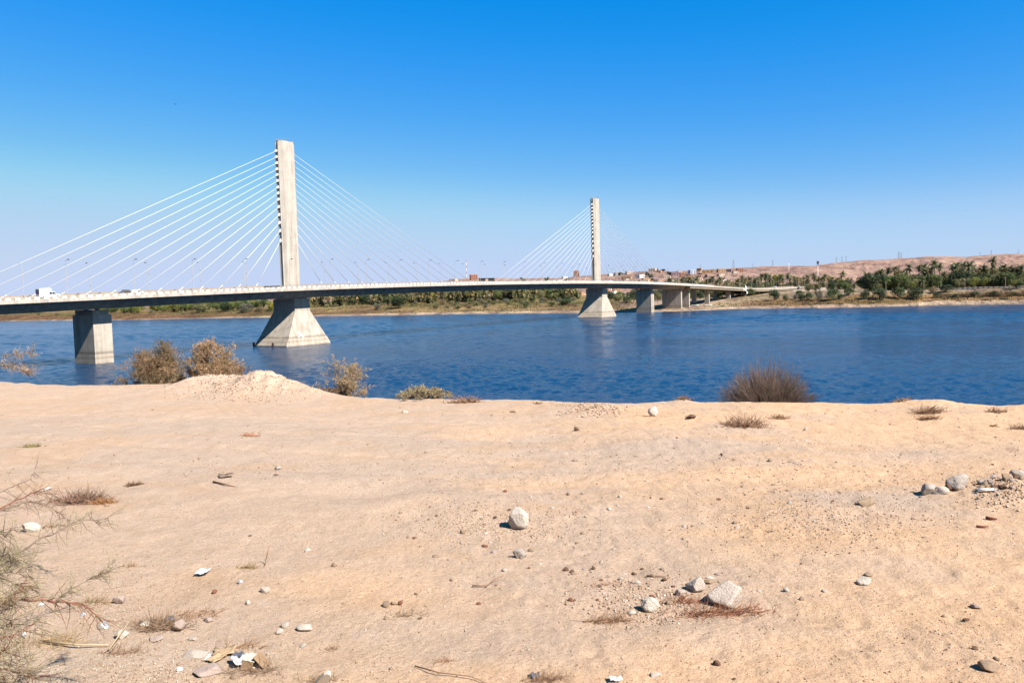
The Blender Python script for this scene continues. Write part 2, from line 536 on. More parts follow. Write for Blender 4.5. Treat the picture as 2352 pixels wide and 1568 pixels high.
# ------------------------------------------------------------------ the river
def build_river():
    m, nt, b = new_mat('river_water')
    pos = nt.nodes.new('ShaderNodeNewGeometry').outputs['Position']
    mp = nt.nodes.new('ShaderNodeMapping'); mp.inputs['Rotation'].default_value = (0, 0, math.radians(28))
    nt.links.new(pos, mp.inputs['Vector'])
    p = mp.outputs['Vector']
    w1 = add_noise(nt, 0.16, 3, 0.55, p, (1.0, 2.1, 1))
    w2 = add_noise(nt, 0.55, 4, 0.6, p, (1.0, 1.7, 1))
    w3 = add_noise(nt, 1.9, 3, 0.6, p, (1.0, 1.4, 1))
    gust = add_noise(nt, 0.011, 4, 0.6, p, (0.5, 2.4, 1))
    gr = nt.nodes.new('ShaderNodeMapRange')
    gr.inputs['From Min'].default_value = 0.35; gr.inputs['From Max'].default_value = 0.65
    gr.inputs['To Min'].default_value = 0.45; gr.inputs['To Max'].default_value = 1.15
    nt.links.new(gust.outputs['Fac'], gr.inputs['Value'])
    def madd(a, k, bsock=None):
        x = nt.nodes.new('ShaderNodeMath'); x.operation = 'MULTIPLY_ADD'
        x.inputs[1].default_value = k; x.inputs[2].default_value = 0
        nt.links.new(a, x.inputs[0])
        if bsock is not None: nt.links.new(bsock, x.inputs[2])
        return x.outputs[0]
    h = madd(w1.outputs['Fac'], 0.10)
    h = madd(w2.outputs['Fac'], 0.36, h)
    h = madd(w3.outputs['Fac'], 0.34, h)
    bp = nt.nodes.new('ShaderNodeBump')
    bp.inputs['Distance'].default_value = 1.0
    nt.links.new(gr.outputs[0], bp.inputs['Strength'])
    nt.links.new(h, bp.inputs['Height'])
    nt.links.new(bp.outputs[0], b.inputs['Normal'])
    body = ramp(nt, gust.outputs['Fac'], [(0.35, (0.003, 0.022, 0.062)), (0.65, (0.005, 0.034, 0.085))])
    nt.links.new(body.outputs[0], b.inputs['Base Color'])
    b.inputs['Roughness'].default_value = 0.12
    b.inputs['IOR'].default_value = 1.33
    b.inputs['Specular IOR Level'].default_value = 0.5
    # real waves: many short crests across the wind, on a sheet that is fine where the camera looks
    g = np.random.default_rng(5)
    a1 = np.linspace(-35, 35, 700); a2 = np.linspace(35, 325, 48)[1:-1]
    ang = np.radians(np.concatenate([a1, a2]))
    r = np.concatenate([[20], np.geomspace(98, 1050, 700), [1400, 2200, 5000]])
    A, Rr = np.meshgrid(ang, r, indexing='ij')
    X = (np.sin(A) * Rr).ravel(); Y = (np.cos(A) * Rr).ravel(); D = Rr.ravel()
    Z = np.zeros_like(X)
    al, ac = 0.9 * X - 0.43 * Y, 0.43 * X + 0.9 * Y
    gustn = vnoise(al * 0.0045, ac * 0.028, 3) * 0.55 + vnoise(al * 0.014, ac * 0.07, 4) * 0.30 + vnoise(al * 0.05, ac * 0.05, 6) * 0.15
    amp = 0.12 + 1.75 * np.clip(gustn, 0, 1) ** 1.35
    n = 64
    for i in range(n):
        L = 0.9 * (7.5 / 0.9) ** (i / (n - 1)) * g.uniform(0.9, 1.1)
        th = math.radians(118) + g.normal() * 0.55
        k = 2 * math.pi / L
        w = np.clip((L / (0.0036 * D) - 2.0) / 1.5, 0, 1)       # crests finer than the sheet are left to the bump
        far = np.clip((D - 150) / 300, 0.25, 1)
        Z += w * (0.0070 if L < 2.6 else 0.0062 * far) * L * np.sin(k * (math.cos(th) * X + math.sin(th) * Y) + g.uniform(0, 6.28))
    Z *= amp * (D < 1060)
    V = np.stack([X, Y, Z], -1)
    na, nr = len(ang), len(r)
    I, J = np.meshgrid(np.arange(na), np.arange(nr - 1), indexing='ij'); I2 = (I + 1) % na
    Fc = np.stack([I2 * nr + J, I2 * nr + J + 1, I * nr + J + 1, I * nr + J], -1).reshape(-1, 4)
    keep = ~((np.abs(X[Fc[:, 0]]) < 1e9) & (Y[Fc[:, 0]] < -60))
    o = link('river', np_mesh('river', V, Fc[keep], m, None, True))
    tag(o, 'wide blue river ruffled by wind under the bridge', kind='structure')

build_river()

# ------------------------------------------------------------------ the far bank and the hills
shore_px = [(-2500, 768), (-1200, 757), (0, 737.5), (251, 735), (328, 734), (619, 728.7), (1013, 722.5), (1313, 719.5), (1480, 717.0), (1600, 713.5),
            (1690, 709.8), (1763, 709.0), (1988, 705), (2142, 701), (2352, 698.7), (2900, 694), (3600, 690)]
SPX = np.array([s[0] for s in shore_px], float)
SY = np.array([at_z(x, y, 0)[1] for x, y in shore_px])
H_PX = np.array([-2500, 0, 600, 1000, 1330, 1430, 1500, 1600, 1700, 1800, 1900, 2000, 2352, 3600], float)
H_Z = np.array([6.0, 5.5, 6.0, 7.2, 7.2, 6.0, 4.0, 4.0, 6.0, 7.5, 8.5, 9.6, 10.2, 10.5])
W_PX = np.array([-2500, 0, 600, 1000, 1330, 1450, 1600, 1750, 1900, 2050, 3600], float)
W_D = np.array([70, 70, 80, 110, 110, 120, 130, 90, 60, 50, 50], float)
c1_px = [(-2500, 690), (0, 696), (600, 684), (950, 664), (1000, 649), (1060, 641), (1100, 638), (1176, 640), (1300, 639), (1360, 632), (1452, 626.0), (1503, 621), (1547, 623.6),
         (1643, 619.5), (1700, 615.5), (1763, 612.5), (1803, 611.6), (1875, 610.7), (1920, 612), (1960, 621), (2020, 630), (2100, 634), (2352, 636), (3600, 640)]
c2_px = [(-2500, 730), (1500, 668), (1780, 640), (1860, 618), (1880, 609.5), (1918, 604), (1988, 598), (2026, 597), (2081, 594), (2135, 589.7), (2180, 589.5), (2220, 591), (2267, 586.7),
         (2313, 584), (2352, 584.6), (2700, 575), (3600, 560)]
C1Y, C2Y = 1700.0, 2600.0
C1X = np.array([c[0] for c in c1_px], float); C1Z = np.array([at_Y(x, y, C1Y)[2] for x, y in c1_px])
C2X = np.array([c[0] for c in c2_px], float); C2Z = np.array([at_Y(x, y, C2Y)[2] for x, y in c2_px])

def far_z(px, Y):
    px = np.asarray(px, float); Y = np.asarray(Y, float)
    d = Y - np.interp(px, SPX, SY)
    w = np.interp(px, W_PX, W_D); hf = np.interp(px, H_PX, H_Z)
    X = (px - CX) / FOC * Y
    q = d / w
    base = hf * np.where(q < 0.18, q / 0.18 * 0.20, 0.20 + 0.80 * sstep(0.12, 1.0, q))
    base = base + sstep(60, 420, d) * np.interp(px, [0, 1300, 1600, 1750, 1900], [1.5, 2.0, 4.0, 4.5, 3.0])
    base = base + 1.3 * fbm(X * 0.03, Y * 0.05, 3, 4) * sstep(0.15, 0.8, q)
    s1 = sstep(950, C1Y, Y) ** 0.9; s2 = sstep(1450, C2Y, Y) ** 0.9
    g = fbm(X * 0.011, Y * 0.006, 17, 5)
    lump = fbm(X * 0.035, Y * 0.02, 19, 4)
    r1 = np.interp(px, C1X, C1Z) * s1; r2 = np.interp(px, C2X, C2Z) * s2
    gul = np.abs(fbm(X * 0.022 + 0.004 * Y, Y * 0.004, 23, 4)) * 2
    r1 = r1 + (22 * g + 10 * lump - 16 * (0.35 - gul).clip(0)) * s1 * (1 - s1) * 2.4 + 2.0 * lump * s1
    r2 = r2 + (36 * g + 18 * lump - 40 * (0.35 - gul).clip(0)) * s2 * (1 - s2) * 2.4 + 2.5 * lump * s2
    z = np.maximum(base, np.maximum(r1, r2))
    return np.where(d < 0, d * 0.08, z)

def far_at(px, d):
    Y = float(np.interp(px, SPX, SY)) + d
    return Vector(((px - CX) / FOC * Y, Y, float(far_z(px, Y))))

def far_hit(px, py):
    """where the view ray through a point of the frame meets the far bank"""
    Y = np.linspace(float(np.interp(px, SPX, SY)) + 1, 2600, 5000)
    dv = ray(px, py)
    Z = EYE + dv[2] / dv[1] * Y
    X = dv[0] / dv[1] * Y
    pw = CX + FOC * X / Y
    g = far_z(pw, Y)
    hit = Z <= g
    i = int(np.argmax(hit)) if hit.any() else int(np.argmin(np.where(Y > 900, Z - g, 1e9)))
    return Vector((float(X[i]), float(Y[i]), float(g[i])))

def build_far():
    px = np.concatenate([np.linspace(-2500, -60, 60)[:-1], np.linspace(-60, 2420, 760), np.linspace(2420, 3600, 40)[1:]])
    d = np.concatenate([[-40, -8, -2], np.arange(0, 60, 3.0), np.arange(60, 330, 9.0), np.geomspace(330, 2400, 95), [2800, 3500, 5000, 8000, 13000, 20000]])
    P, D = np.meshgrid(px, d, indexing='ij')
    Y = np.interp(P, SPX, SY) + D
    X = (P - CX) / FOC * Y
    Z = far_z(P, Y)
    n0, n1 = P.shape
    V = np.stack([X, Y, Z], -1).reshape(-1, 3)
    I, J = np.meshgrid(np.arange(n0 - 1), np.arange(n1 - 1), indexing='ij')
    Fc = np.stack([I * n1 + J, (I + 1) * n1 + J, (I + 1) * n1 + J + 1, I * n1 + J + 1], -1).reshape(-1, 4)
    p, dd, yy, xx = P.ravel(), D.ravel(), Y.ravel(), X.ravel()
    w = np.interp(p, W_PX, W_D); q = dd / w + 0.12 * fbm(xx * 0.03, yy * 0.05, 8, 4) * 2
    sand = np.array((0.50, 0.39, 0.28)); brown = np.array((0.26, 0.165, 0.085)); olive = np.array((0.21, 0.17, 0.07)); straw = np.array((0.33, 0.24, 0.115))
    green = np.array((0.13, 0.12, 0.04)); hill = np.array((0.46, 0.315, 0.25))
    n = fbm(xx * 0.02, yy * 0.035, 13, 5)[:, None]
    left = sstep(700, 350, p)[:, None]
    mid = (sstep(1400, 1470, p) * sstep(1760, 1640, p))[:, None]
    c = np.repeat(sand[None], len(p), 0)
    damp = sstep(0.035, 0.0, q)[:, None]
    c = c * (1 - 0.45 * damp)
    b1 = (sstep(0.16, 0.22, q + 0.10 * left[:, 0]))[:, None]
    mixc = np.where(n > 0.03, straw, np.where(n > -0.08, brown, olive))
    right = sstep(1650, 1800, p)[:, None]
    mixc = mixc * (1 - 0.55 * right) + (np.array((0.29, 0.18, 0.085)) * (1 + 1.2 * n)) * 0.55 * right
    mixc = mixc * (1 - 0.75 * left) + np.array((0.22, 0.12, 0.07)) * 0.75 * left
    c = c * (1 - b1) + mixc * b1
    b2 = sstep(0.62, 0.8, q)[:, None]
    up = np.where(n > 0.06, straw, np.where(n > -0.05, olive * 1.2, green))
    rs = sand * 0.92
    up = up * (1 - 0.65 * right) + (rs * (1 + 0.6 * n)) * 0.65 * right
    c = c * (1 - b2) + up * b2
    c = c * (1 - mid) + (sand * (1.0 + 0.5 * n)) * mid
    hh = sstep(330, 620, dd + 120 * n[:, 0])[:, None]
    c = c * (1 - hh) + hill * hh
    m, nt, b = new_mat('far_bank_soil')
    pos = nt.nodes.new('ShaderNodeNewGeometry').outputs['Position']
    at = nt.nodes.new('ShaderNodeAttribute'); at.attribute_name = 'col'
    n1_ = add_noise(nt, 0.045, 6, 0.65, pos, (1, 0.6, 2.5))
    n2_ = add_noise(nt, 0.6, 5, 0.65, pos)
    n3_ = add_noise(nt, 0.012, 5, 0.6, pos, (1, 0.6, 3.0))
    r1 = ramp(nt, n1_.outputs['Fac'], [(0.34, (0.34, 0.28, 0.33)), (0.44, (0.80, 0.76, 0.78)), (0.56, (1.0, 1.0, 1.0)), (0.68, (1.35, 1.32, 1.18))])
    r2 = ramp(nt, n2_.outputs['Fac'], [(0.3, (0.72, 0.70, 0.68)), (0.7, (1.12, 1.1, 1.08))])
    r3 = ramp(nt, n3_.outputs['Fac'], [(0.38, (0.66, 0.58, 0.63)), (0.6, (1.12, 1.10, 1.05))])
    cc = mix(nt, 0.8, at.outputs['Color'], r1.outputs[0], 'MULTIPLY')
    cc = mix(nt, 0.8, cc, r2.outputs[0], 'MULTIPLY')
    cc = mix(nt, 0.8, cc, r3.outputs[0], 'MULTIPLY')
    nt.links.new(cc, b.inputs['Base Color'])
    b.inputs['Roughness'].default_value = 0.95
    b.inputs['Specular IOR Level'].default_value = 0.1
    nb = bump(nt, b, n1_.outputs['Fac'], 1.0, 14.0)
    bump(nt, b, n2_.outputs['Fac'], 0.5, 0.5, nb)
    o = link('far_bank_and_hills', np_mesh('far_bank', V, Fc, m, c, True))
    tag(o, 'far river bank with sandy beach rising to bare pink desert hills', kind='structure')

build_far()

# ------------------------------------------------------------------ the bridge
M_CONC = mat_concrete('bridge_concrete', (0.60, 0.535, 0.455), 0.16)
M_PIER = mat_concrete('pier_concrete', (0.58, 0.515, 0.43), 0.2,
                      [(0.0, (0.50, 0.46, 0.42)), (0.05, (0.88, 0.82, 0.77)), (0.16, (1.08, 1.04, 1.0)), (0.24, (0.74, 0.68, 0.63)), (0.32, (1.04, 1.0, 0.96)), (0.37, (0.92, 0.86, 0.82)), (0.405, (0.50, 0.46, 0.43)), (0.45, (0.62, 0.58, 0.55)), (0.50, (0.96, 0.95, 0.94)), (1.0, (1, 1, 1))])
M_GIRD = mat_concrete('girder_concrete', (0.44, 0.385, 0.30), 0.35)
M_WHITE = mat_noise('white_paint', (0.78, 0.77, 0.75), (0.86, 0.85, 0.83), 3, 0.5, 0)
M_CABLE = mat_plain('cable_sheath', (0.47, 0.47, 0.47), 0.55)
M_ANCH = mat_noise('anchor_box_paint', (0.66, 0.62, 0.56), (0.76, 0.72, 0.66), 3, 0.6, 0)
M_ASPH = mat_noise('asphalt', (0.045, 0.043, 0.042), (0.075, 0.07, 0.066), 2.5, 0.9, 0.2, 0.01)
M_RAIL = mat_noise('railing_paint', (0.40, 0.32, 0.25), (0.48, 0.39, 0.31), 1.2, 0.7, 0)
M_STEEL = mat_noise('galvanised_steel', (0.38, 0.36, 0.33), (0.46, 0.44, 0.40), 2.0, 0.5, 0)
M_DARKM = mat_plain('dark_lamp_metal', (0.12, 0.13, 0.16), 0.5)

P1 = np.array((-80.5, 296.0)); U = np.array((0.538, 0.843)); NN = np.array((0.843, -0.538))
U3 = Vector((U[0], U[1], 0)); N3 = Vector((NN[0], NN[1], 0)); Z3 = Vector((0, 0, 1))
BR_ANG = math.atan2(U[1], U[0])
ds = [-260, -170, -103, -55, 0, 60, 125, 192, 241, 300, 339, 400, 459, 520, 570, 611, 660, 720, 830]
dz = [15.4, 17.1, 18.45, 19.6, 20.75, 21.45, 21.8, 21.85, 21.6, 20.9, 20.1, 18.5, 16.7, 14.9, 13.7, 13.1, 13.1, 13.4, 13.7]
_ss = np.arange(-260, 831, 2.0)
_zz = np.interp(_ss, ds, dz)
_zz = np.convolve(np.pad(_zz, 12, mode='edge'), np.ones(25) / 25, mode='valid')
def deck_z(s): return float(np.interp(s, _ss, _zz))
def bp(s, t, z): return Vector((P1[0] + U[0] * s + NN[0] * t, P1[1] + U[1] * s + NN[1] * t, z))
HW = 12.0                                       # half the deck width

bridge = empty('cable_stayed_bridge', (P1[0], P1[1], 0))
tag(bridge, 'long concrete cable-stayed bridge with two pylons crossing the river', 'bridge')
def bpart(mb, name, m, parent=None, smooth=False):
    for i, v in enumerate(mb.v):
        mb.v[i] = (v[0] - P1[0], v[1] - P1[1], v[2])
    return mb.build(name, m, parent or bridge, smooth)

def girder(s0, s1, prof, name, m=M_GIRD):
    mb = MB(); st = np.linspace(s0, s1, int((s1 - s0) / 5) + 1)
    mb.loft([[bp(s, t, deck_z(s) + z) for t, z in prof] for s in st])
    return bpart(mb, name, m)
main_prof = [(HW - .15, -0.10), (HW - .15, -0.78), (8.2, -1.15), (6.0, -3.55), (-6.0, -3.55), (-8.2, -1.15), (-HW + .15, -0.78), (-HW + .15, -0.10)]
app_prof = [(HW - .15, -0.10), (HW - .15, -0.75), (11.72, -0.95), (11.35, -2.5), (-11.35, -2.5), (-11.72, -0.95), (-HW + .15, -0.75), (-HW + .15, -0.10)]
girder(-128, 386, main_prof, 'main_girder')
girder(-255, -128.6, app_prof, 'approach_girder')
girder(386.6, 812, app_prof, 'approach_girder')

def strip(name, m, t0, t1, z0, z1, s0=-255, s1=812, step=5.0):
    mb = MB(); st = np.linspace(s0, s1, int((s1 - s0) / step) + 1)
    mb.loft([[bp(s, t0, deck_z(s) + z0), bp(s, t1, deck_z(s) + z0), bp(s, t1, deck_z(s) + z1), bp(s, t0, deck_z(s) + z1)] for s in st])
    return bpart(mb, name, m)
strip('road_surface', M_ASPH, -9.9, 9.9, -0.098, 0.02)
for sg in (1, -1):
    strip('edge_beam', M_CONC, sg * (HW - 0.16), sg * (HW + 0.22), -0.95, 0.06)
    strip('footway', M_CONC, sg * 10.6, sg * (HW - 0.165), -0.095, 0.12)
kerb = strip('kerb', M_GIRD, 10.0, 10.55, -0.09, 0.30)
strip('kerb', M_GIRD, -10.55, -10.0, -0.09, 0.30)
strip('median_wall', M_CONC, -0.75, 0.75, 0.025, 0.62, -250, 800)
strip('parapet', M_RAIL, -HW + 0.05, -HW + 0.25, 0.125, 1.15)
# white painted stones on the outer kerb, each one a block
blk = MB(); blk.box((0, 0, 0), (1.25, 0.42, 0.46))
blk_me = blk.mesh('painted_block', M_WHITE)
k = 0
outer = strip('outer_kerb', M_GIRD, HW - 0.10, HW + 0.16, 0.065, 0.36)
for i in range(250):
    s = -134 + i * 2.35
    if s > 440: break
    b = link('painted_block', blk_me, outer)
    z = (deck_z(s + 1) - deck_z(s - 1)) / 2
    P = bp(s, HW + 0.03, deck_z(s) + 0.27)
    b.location = (P[0] - P1[0], P[1] - P1[1], P[2])
    b.rotation_euler = (0, -math.atan(z), BR_ANG)
# railing on the near edge: posts and three rails
rl = MB(); st = np.arange(-255, 812, 5.0)
for h, r in ((1.12, 0.055), (0.78, 0.03), (0.52, 0.03)):
    rl.tube([bp(s, HW - 0.35, deck_z(s) + h) for s in st], r, 4)
for s in np.arange(-180, 812, 2.5):
    P = bp(s, HW - 0.35, deck_z(s) + 0.6)
    rl.box(P, (0.10, 0.10, 1.06), (U3, N3, Z3))
bpart(rl, 'railing', M_RAIL)

# pylons
TOP_Z = 73.6
def octo(s0, z, hu, hn, c):
    """cross-section of the shaft: chamfered rectangle"""
    q = [(hu, -hn + c), (hu, hn - c), (hu - c, hn), (-hu + c, hn), (-hu, hn - c), (-hu, -hn + c), (-hu + c, -hn), (hu - c, -hn)]
    return [bp(s0 + a, b, z) for a, b in q]
cab_z = [38.15, 41.66, 44.52, 47.33, 50.17, 52.79, 55.01, 57.1, 59.42, 61.54, 63.54, 65.68, 67.82, 69.99]
for s0 in (0.0, 250.0):
    dzp = deck_z(s0)
    mb = MB()
    mb.loft([octo(s0, z, 3.55, 1.75, 1.0) for z in (dzp - 2.0, 30.0, 45.0, 60.0, TOP_Z)])
    # raised cheeks leave a shaded slot for the anchors on both narrow faces
    for sg in (1, -1):
        for e in (1, -1):
            a0, a1 = 0.52 * e, 0.75 * e
            mb.loft([[bp(s0 + sg * 3.552, a0, z), bp(s0 + sg * 3.552, a1, z), bp(s0 + sg * 3.80, a1, z), bp(s0 + sg * 3.80, a0, z)][::sg * e] for z in (dzp + 0.2, TOP_Z - 0.4)])
    py = bpart(mb, 'pylon', M_CONC)
    # crown: maintenance rail
    rl = MB()
    ring = octo(s0, TOP_Z + 0.9, 3.3, 1.5, 0.9)
    rl.tube(ring + [ring[0]], 0.035, 4)
    for q in ring: rl.tube([q - Z3 * 0.9, q], 0.035, 4)
    bpart(rl, 'top_railing', M_STEEL, py)
    # pier under the deck with its flared foot
    sof = dzp - 3.55
    base = MB()
    def rect(hu, hn, z): return [bp(s0 + hu, -hn, z), bp(s0 + hu, hn, z), bp(s0 - hu, hn, z), bp(s0 - hu, -hn, z)]
    base.loft([rect(10.6, 8.3, -2.0), rect(10.6, 8.3, 0.35), rect(9.35, 7.85, 2.7), rect(9.05, 7.75, 2.9), rect(3.6, 5.6, 12.4), rect(3.6, 5.6, sof - 0.35)])
    bpart(base, 'pylon_base', M_PIER, py)
    brg = MB()
    brg.box(bp(s0, 0, sof - 0.10), (6.0, 9.6, 0.45), (U3, N3, Z3))
    bpart(brg, 'bearing_course', M_GIRD, py)
    if s0 == 0.0:
        for q in (-8.0, 2.0):
            fp = MB(); fp.tube([bp(s0 - 11.3, q, -1.5), bp(s0 - 11.3, q, 1.3), bp(s0 - 11.3, q, 1.5)], [0.42, 0.42, 0.3], 10)
            bpart(fp, 'fender_post', mat_plain('rusty_steel', (0.05, 0.03, 0.025), 0.8), py)
    for i in range(14):
        for sg in (-1, 1):
            a = bp(s0 + sg * 3.6, 0, cab_z[i]); e = bp(s0 + sg * (16.2 + 7.6 * i), 0, deck_z(s0 + sg * (16.2 + 7.6 * i)) + 0.5)
            dv = (e - a).normalized()
            an = MB()
            X = dv; Yv = Vector((-dv.y, dv.x, 0)).normalized() if abs(dv.z) < .99 else N3; Zv = X.cross(Yv)
            w = 0.52 if sg < 0 else 0.24
            rings = []
            for q, f in ((-0.5, 0.9), (0.75, 1.0), (1.0, 0.72), (1.3, 0.5)):
                c = a + X * q
                rings.append([c + (Yv * math.cos(h) + Zv * math.sin(h)) * w * f for h in [math.pi / 4 * j + math.pi / 8 for j in range(8)]])
            an.loft(rings)
            bpart(an, 'cable_anchor', M_ANCH, py)
            cb = MB(); cb.tube([a + X * 1.1, e - X * 1.6], 0.088, 8)
            cb.tube([e - X * 2.2, e + X * 0.3], 0.13, 8)
            bpart(cb, 'stay_cable', M_CABLE, None, True)

# piers: one block near the left bank, pairs of walls at the far end
def wall_pier(s0, hu, hn, z0, cap=True):
    sof = deck_z(s0) - (3.55 if -128 < s0 < 386 else 2.5)
    mb = MB()
    def rect(a, b, z): return [bp(s0 + a, -b, z), bp(s0 + a, b, z), bp(s0 - a, b, z), bp(s0 - a, -b, z)]
    if cap:
        mb.loft([rect(hu, hn, z0), rect(hu, hn, sof - 1.7), rect(hu - 0.45, hn - 0.6, sof - 1.69), rect(hu - 0.45, hn - 0.6, sof - 0.3)])
    else:
        mb.loft([rect(hu, hn, z0), rect(hu, hn, sof - 0.3)])
    p = bpart(mb, 'pier', M_PIER)
    for t in (-hn * 0.55, hn * 0.55):
        br = MB(); br.box(bp(s0, t, sof - 0.15), (0.9, 0.9, 0.34), (U3, N3, Z3)); bpart(br, 'bearing', M_DARKM, p)
for s0, hu, hn in ((-75.2, 2.75, 5.2), (326.5, 2.75, 5.6)):
    wall_pier(s0, hu, hn, -2.5)
wall_pier(-125.5, 1.6, 6.5, -3, False)
wall_pier(-180, 1.6, 6.5, -3, False)
wall_pier(378.0, 1.1, 7.6, 1.0, False)
wall_pier(395.0, 0.9, 7.6, 1.0, False)
for s0 in (442, 498, 545, 592, 640, 690, 740, 790):
    for t in (-5.6, 5.6):
        sof = deck_z(s0) - 2.5
        mb = MB()
        mb.loft([[bp(s0 + a * 0.8, t + b * 1.9, z) for a, b in ((1, -1), (1, 1), (-1, 1), (-1, -1))] for z in (1.0, sof)])
        bpart(mb, 'pier', M_PIER)
ab = MB(); ab.loft([[bp(812.2 + a, b, z) for a, b in ((6, -11), (6, 11), (0, 11), (0, -11))] for z in (4, deck_z(812) - 0.1)])
bpart(ab, 'abutment', M_CONC)

# street lamps: two rows along the whole bridge
def make_lamp():
    r = empty('street_lamp'); tag(r, None, 'street lamp', 'street lamps along the bridge')
    p = MB(); p.tube([(0, 0, 0), (0, 0, 0.5), (0, 0, 9.3)], [0.11, 0.08, 0.055], 6); p.build('pole', mat_noise('lamp_post_paint', (0.50, 0.46, 0.42), (0.58, 0.54, 0.49), 1.0, 0.6, 0), r)
    a = MB(); a.tube([(0, 0, 9.25), (0, 0.18, 9.7), (0, 0.65, 9.95), (0, 1.2, 10.02)], 0.045, 5); a.build('arm', M_STEEL, r)
    h = MB(); h.loft([[(x * .15 * k, y, z) for x, z in ((-1, 9.9), (1, 9.9), (1, 10.12), (-1, 10.12))] for y, k in ((1.05, .7), (1.3, 1.3), (1.75, 1.1), (1.9, .5))])
    h.build('lamp_head', M_DARKM, r)
    return reg(r)
lamp = make_lamp()
cnt = {}
for i in range(48):
    s = -107.4 + 19.4 * i
    if s > 800: break
    for t, side in ((HW - 0.75, 'near'), (-HW + 0.75, 'far')):
        if s < 0: key = 'left of the nearer pylon'; 
        elif s < 250: key = 'right of the nearer pylon'
        else: key = 'beyond the farther pylon'
        kk = (side, key); cnt.setdefault(kk, []).append((s, t))
for (side, key), L in cnt.items():
    L.sort(key=lambda q: -q[0] if 'left' in key else q[0])
    for i, (s, t) in enumerate(L):
        place(lamp, bp(s, t, deck_z(s) + 0.12), BR_ANG + (0 if t < 0 else math.pi), 1.0,
              f"thin street lamp on the bridge's {side} edge, {ORD[i]} one {key}")

# ------------------------------------------------------------------ vehicles on the bridge
M_GLASS = mat_plain('dark_glass', (0.02, 0.025, 0.03), 0.08, 0, 0.5)
M_TYRE = mat_plain('tyre_rubber', (0.02, 0.02, 0.02), 0.9)
M_RIM = mat_plain('wheel_rim', (0.35, 0.35, 0.36), 0.35, 0.7)
def prism(mb, prof, y0, y1, col=None):
    """side outline (x, z) given width between y0 and y1"""
    n = len(prof)
    vs = [(x, y0, z) for x, z in prof] + [(x, y1, z) for x, z in prof]
    fs = [tuple(range(n)), tuple(range(2 * n - 1, n - 1, -1))]
    for i in range(n):
        j = (i + 1) % n
        fs.append((j, i, n + i, n + j))
    mb.add(vs, fs, col)
def wheels(r, xs, w, rad=0.34):
    for x in xs:
        for sg in (1, -1):
            t = MB(); t.tube([(x, sg * (w - 0.11), rad), (x, sg * (w + 0.11), rad)], rad, 14)
            wv = t.build('wheel', M_TYRE, r)
            q = MB(); q.tube([(x, sg * (w + 0.112), rad), (x, sg * (w + 0.125), rad)], rad * 0.6, 10); q.build('rim', M_RIM, wv)
def glass(r, quad, off=0.0):
    g = MB(); g.add(quad, [(0, 1, 2, 3)]); 
    o = g.build('window', M_GLASS, r)
    md = o.modifiers.new('thickness', 'SOLIDIFY'); md.thickness = 0.02; md.offset = 0
def make_pickup(paint):
    r = empty('pickup_truck'); tag(r, None, 'truck')
    b = MB()
    prism(b, [(-2.9, 0.45), (2.75, 0.45), (2.8, 0.75), (2.65, 1.0), (1.55, 1.12), (0.9, 1.85), (-0.35, 1.9), (-0.4, 1.05), (-2.9, 1.05)], -0.9, 0.9)
    b.build('body', paint, r)
    c = MB()
    prism(c, [(-2.9, 1.06), (-0.5, 1.06), (-0.5, 2.1), (0.35, 2.35), (0.3, 2.62), (-0.4, 2.72), (-2.85, 2.72)], -0.95, 0.95)
    co = c.build('cargo_box', M_WHITE, r)
    bk = MB(); bk.box((-2.93, 0, 1.85), (0.03, 1.7, 1.3)); bk.build('rear_curtain', mat_noise('purple_cloth', (0.16, 0.12, 0.24), (0.26, 0.2, 0.34), 4, 0.9, 0, local=True), co)
    for i in range(6):
        sl = MB(); sl.box((-2.7 + i * 0.42, 0, 1.9), (0.06, 1.93, 1.5)); sl.build('slat', mat_noise('off_white_slat', (0.55, 0.55, 0.58), (0.66, 0.66, 0.7), 3, 0.6, 0), co)
    for sg in (1, -1):
        y = sg * 0.905
        glass(r, [(0.85, y, 1.75), (1.45, y, 1.17), (0.45, y, 1.17), (0.45, y, 1.75)])
        glass(r, [(0.38, y, 1.75), (0.38, y, 1.17), (-0.3, y, 1.17), (-0.3, y, 1.75)])
        hl = MB(); hl.box((2.74, sg * 0.62, 0.88), (0.08, 0.4, 0.18)); hl.build('headlight', M_RIM, r)
    glass(r, [(0.93, -0.75, 1.84), (0.93, 0.75, 1.84), (1.56, 0.78, 1.16), (1.56, -0.78, 1.16)])
    bm = MB(); bm.box((2.82, 0, 0.55), (0.12, 1.8, 0.2)); bm.build('bumper', M_DARKM, r)
    wheels(r, (1.75, -1.75), 0.8, 0.38)
    return r
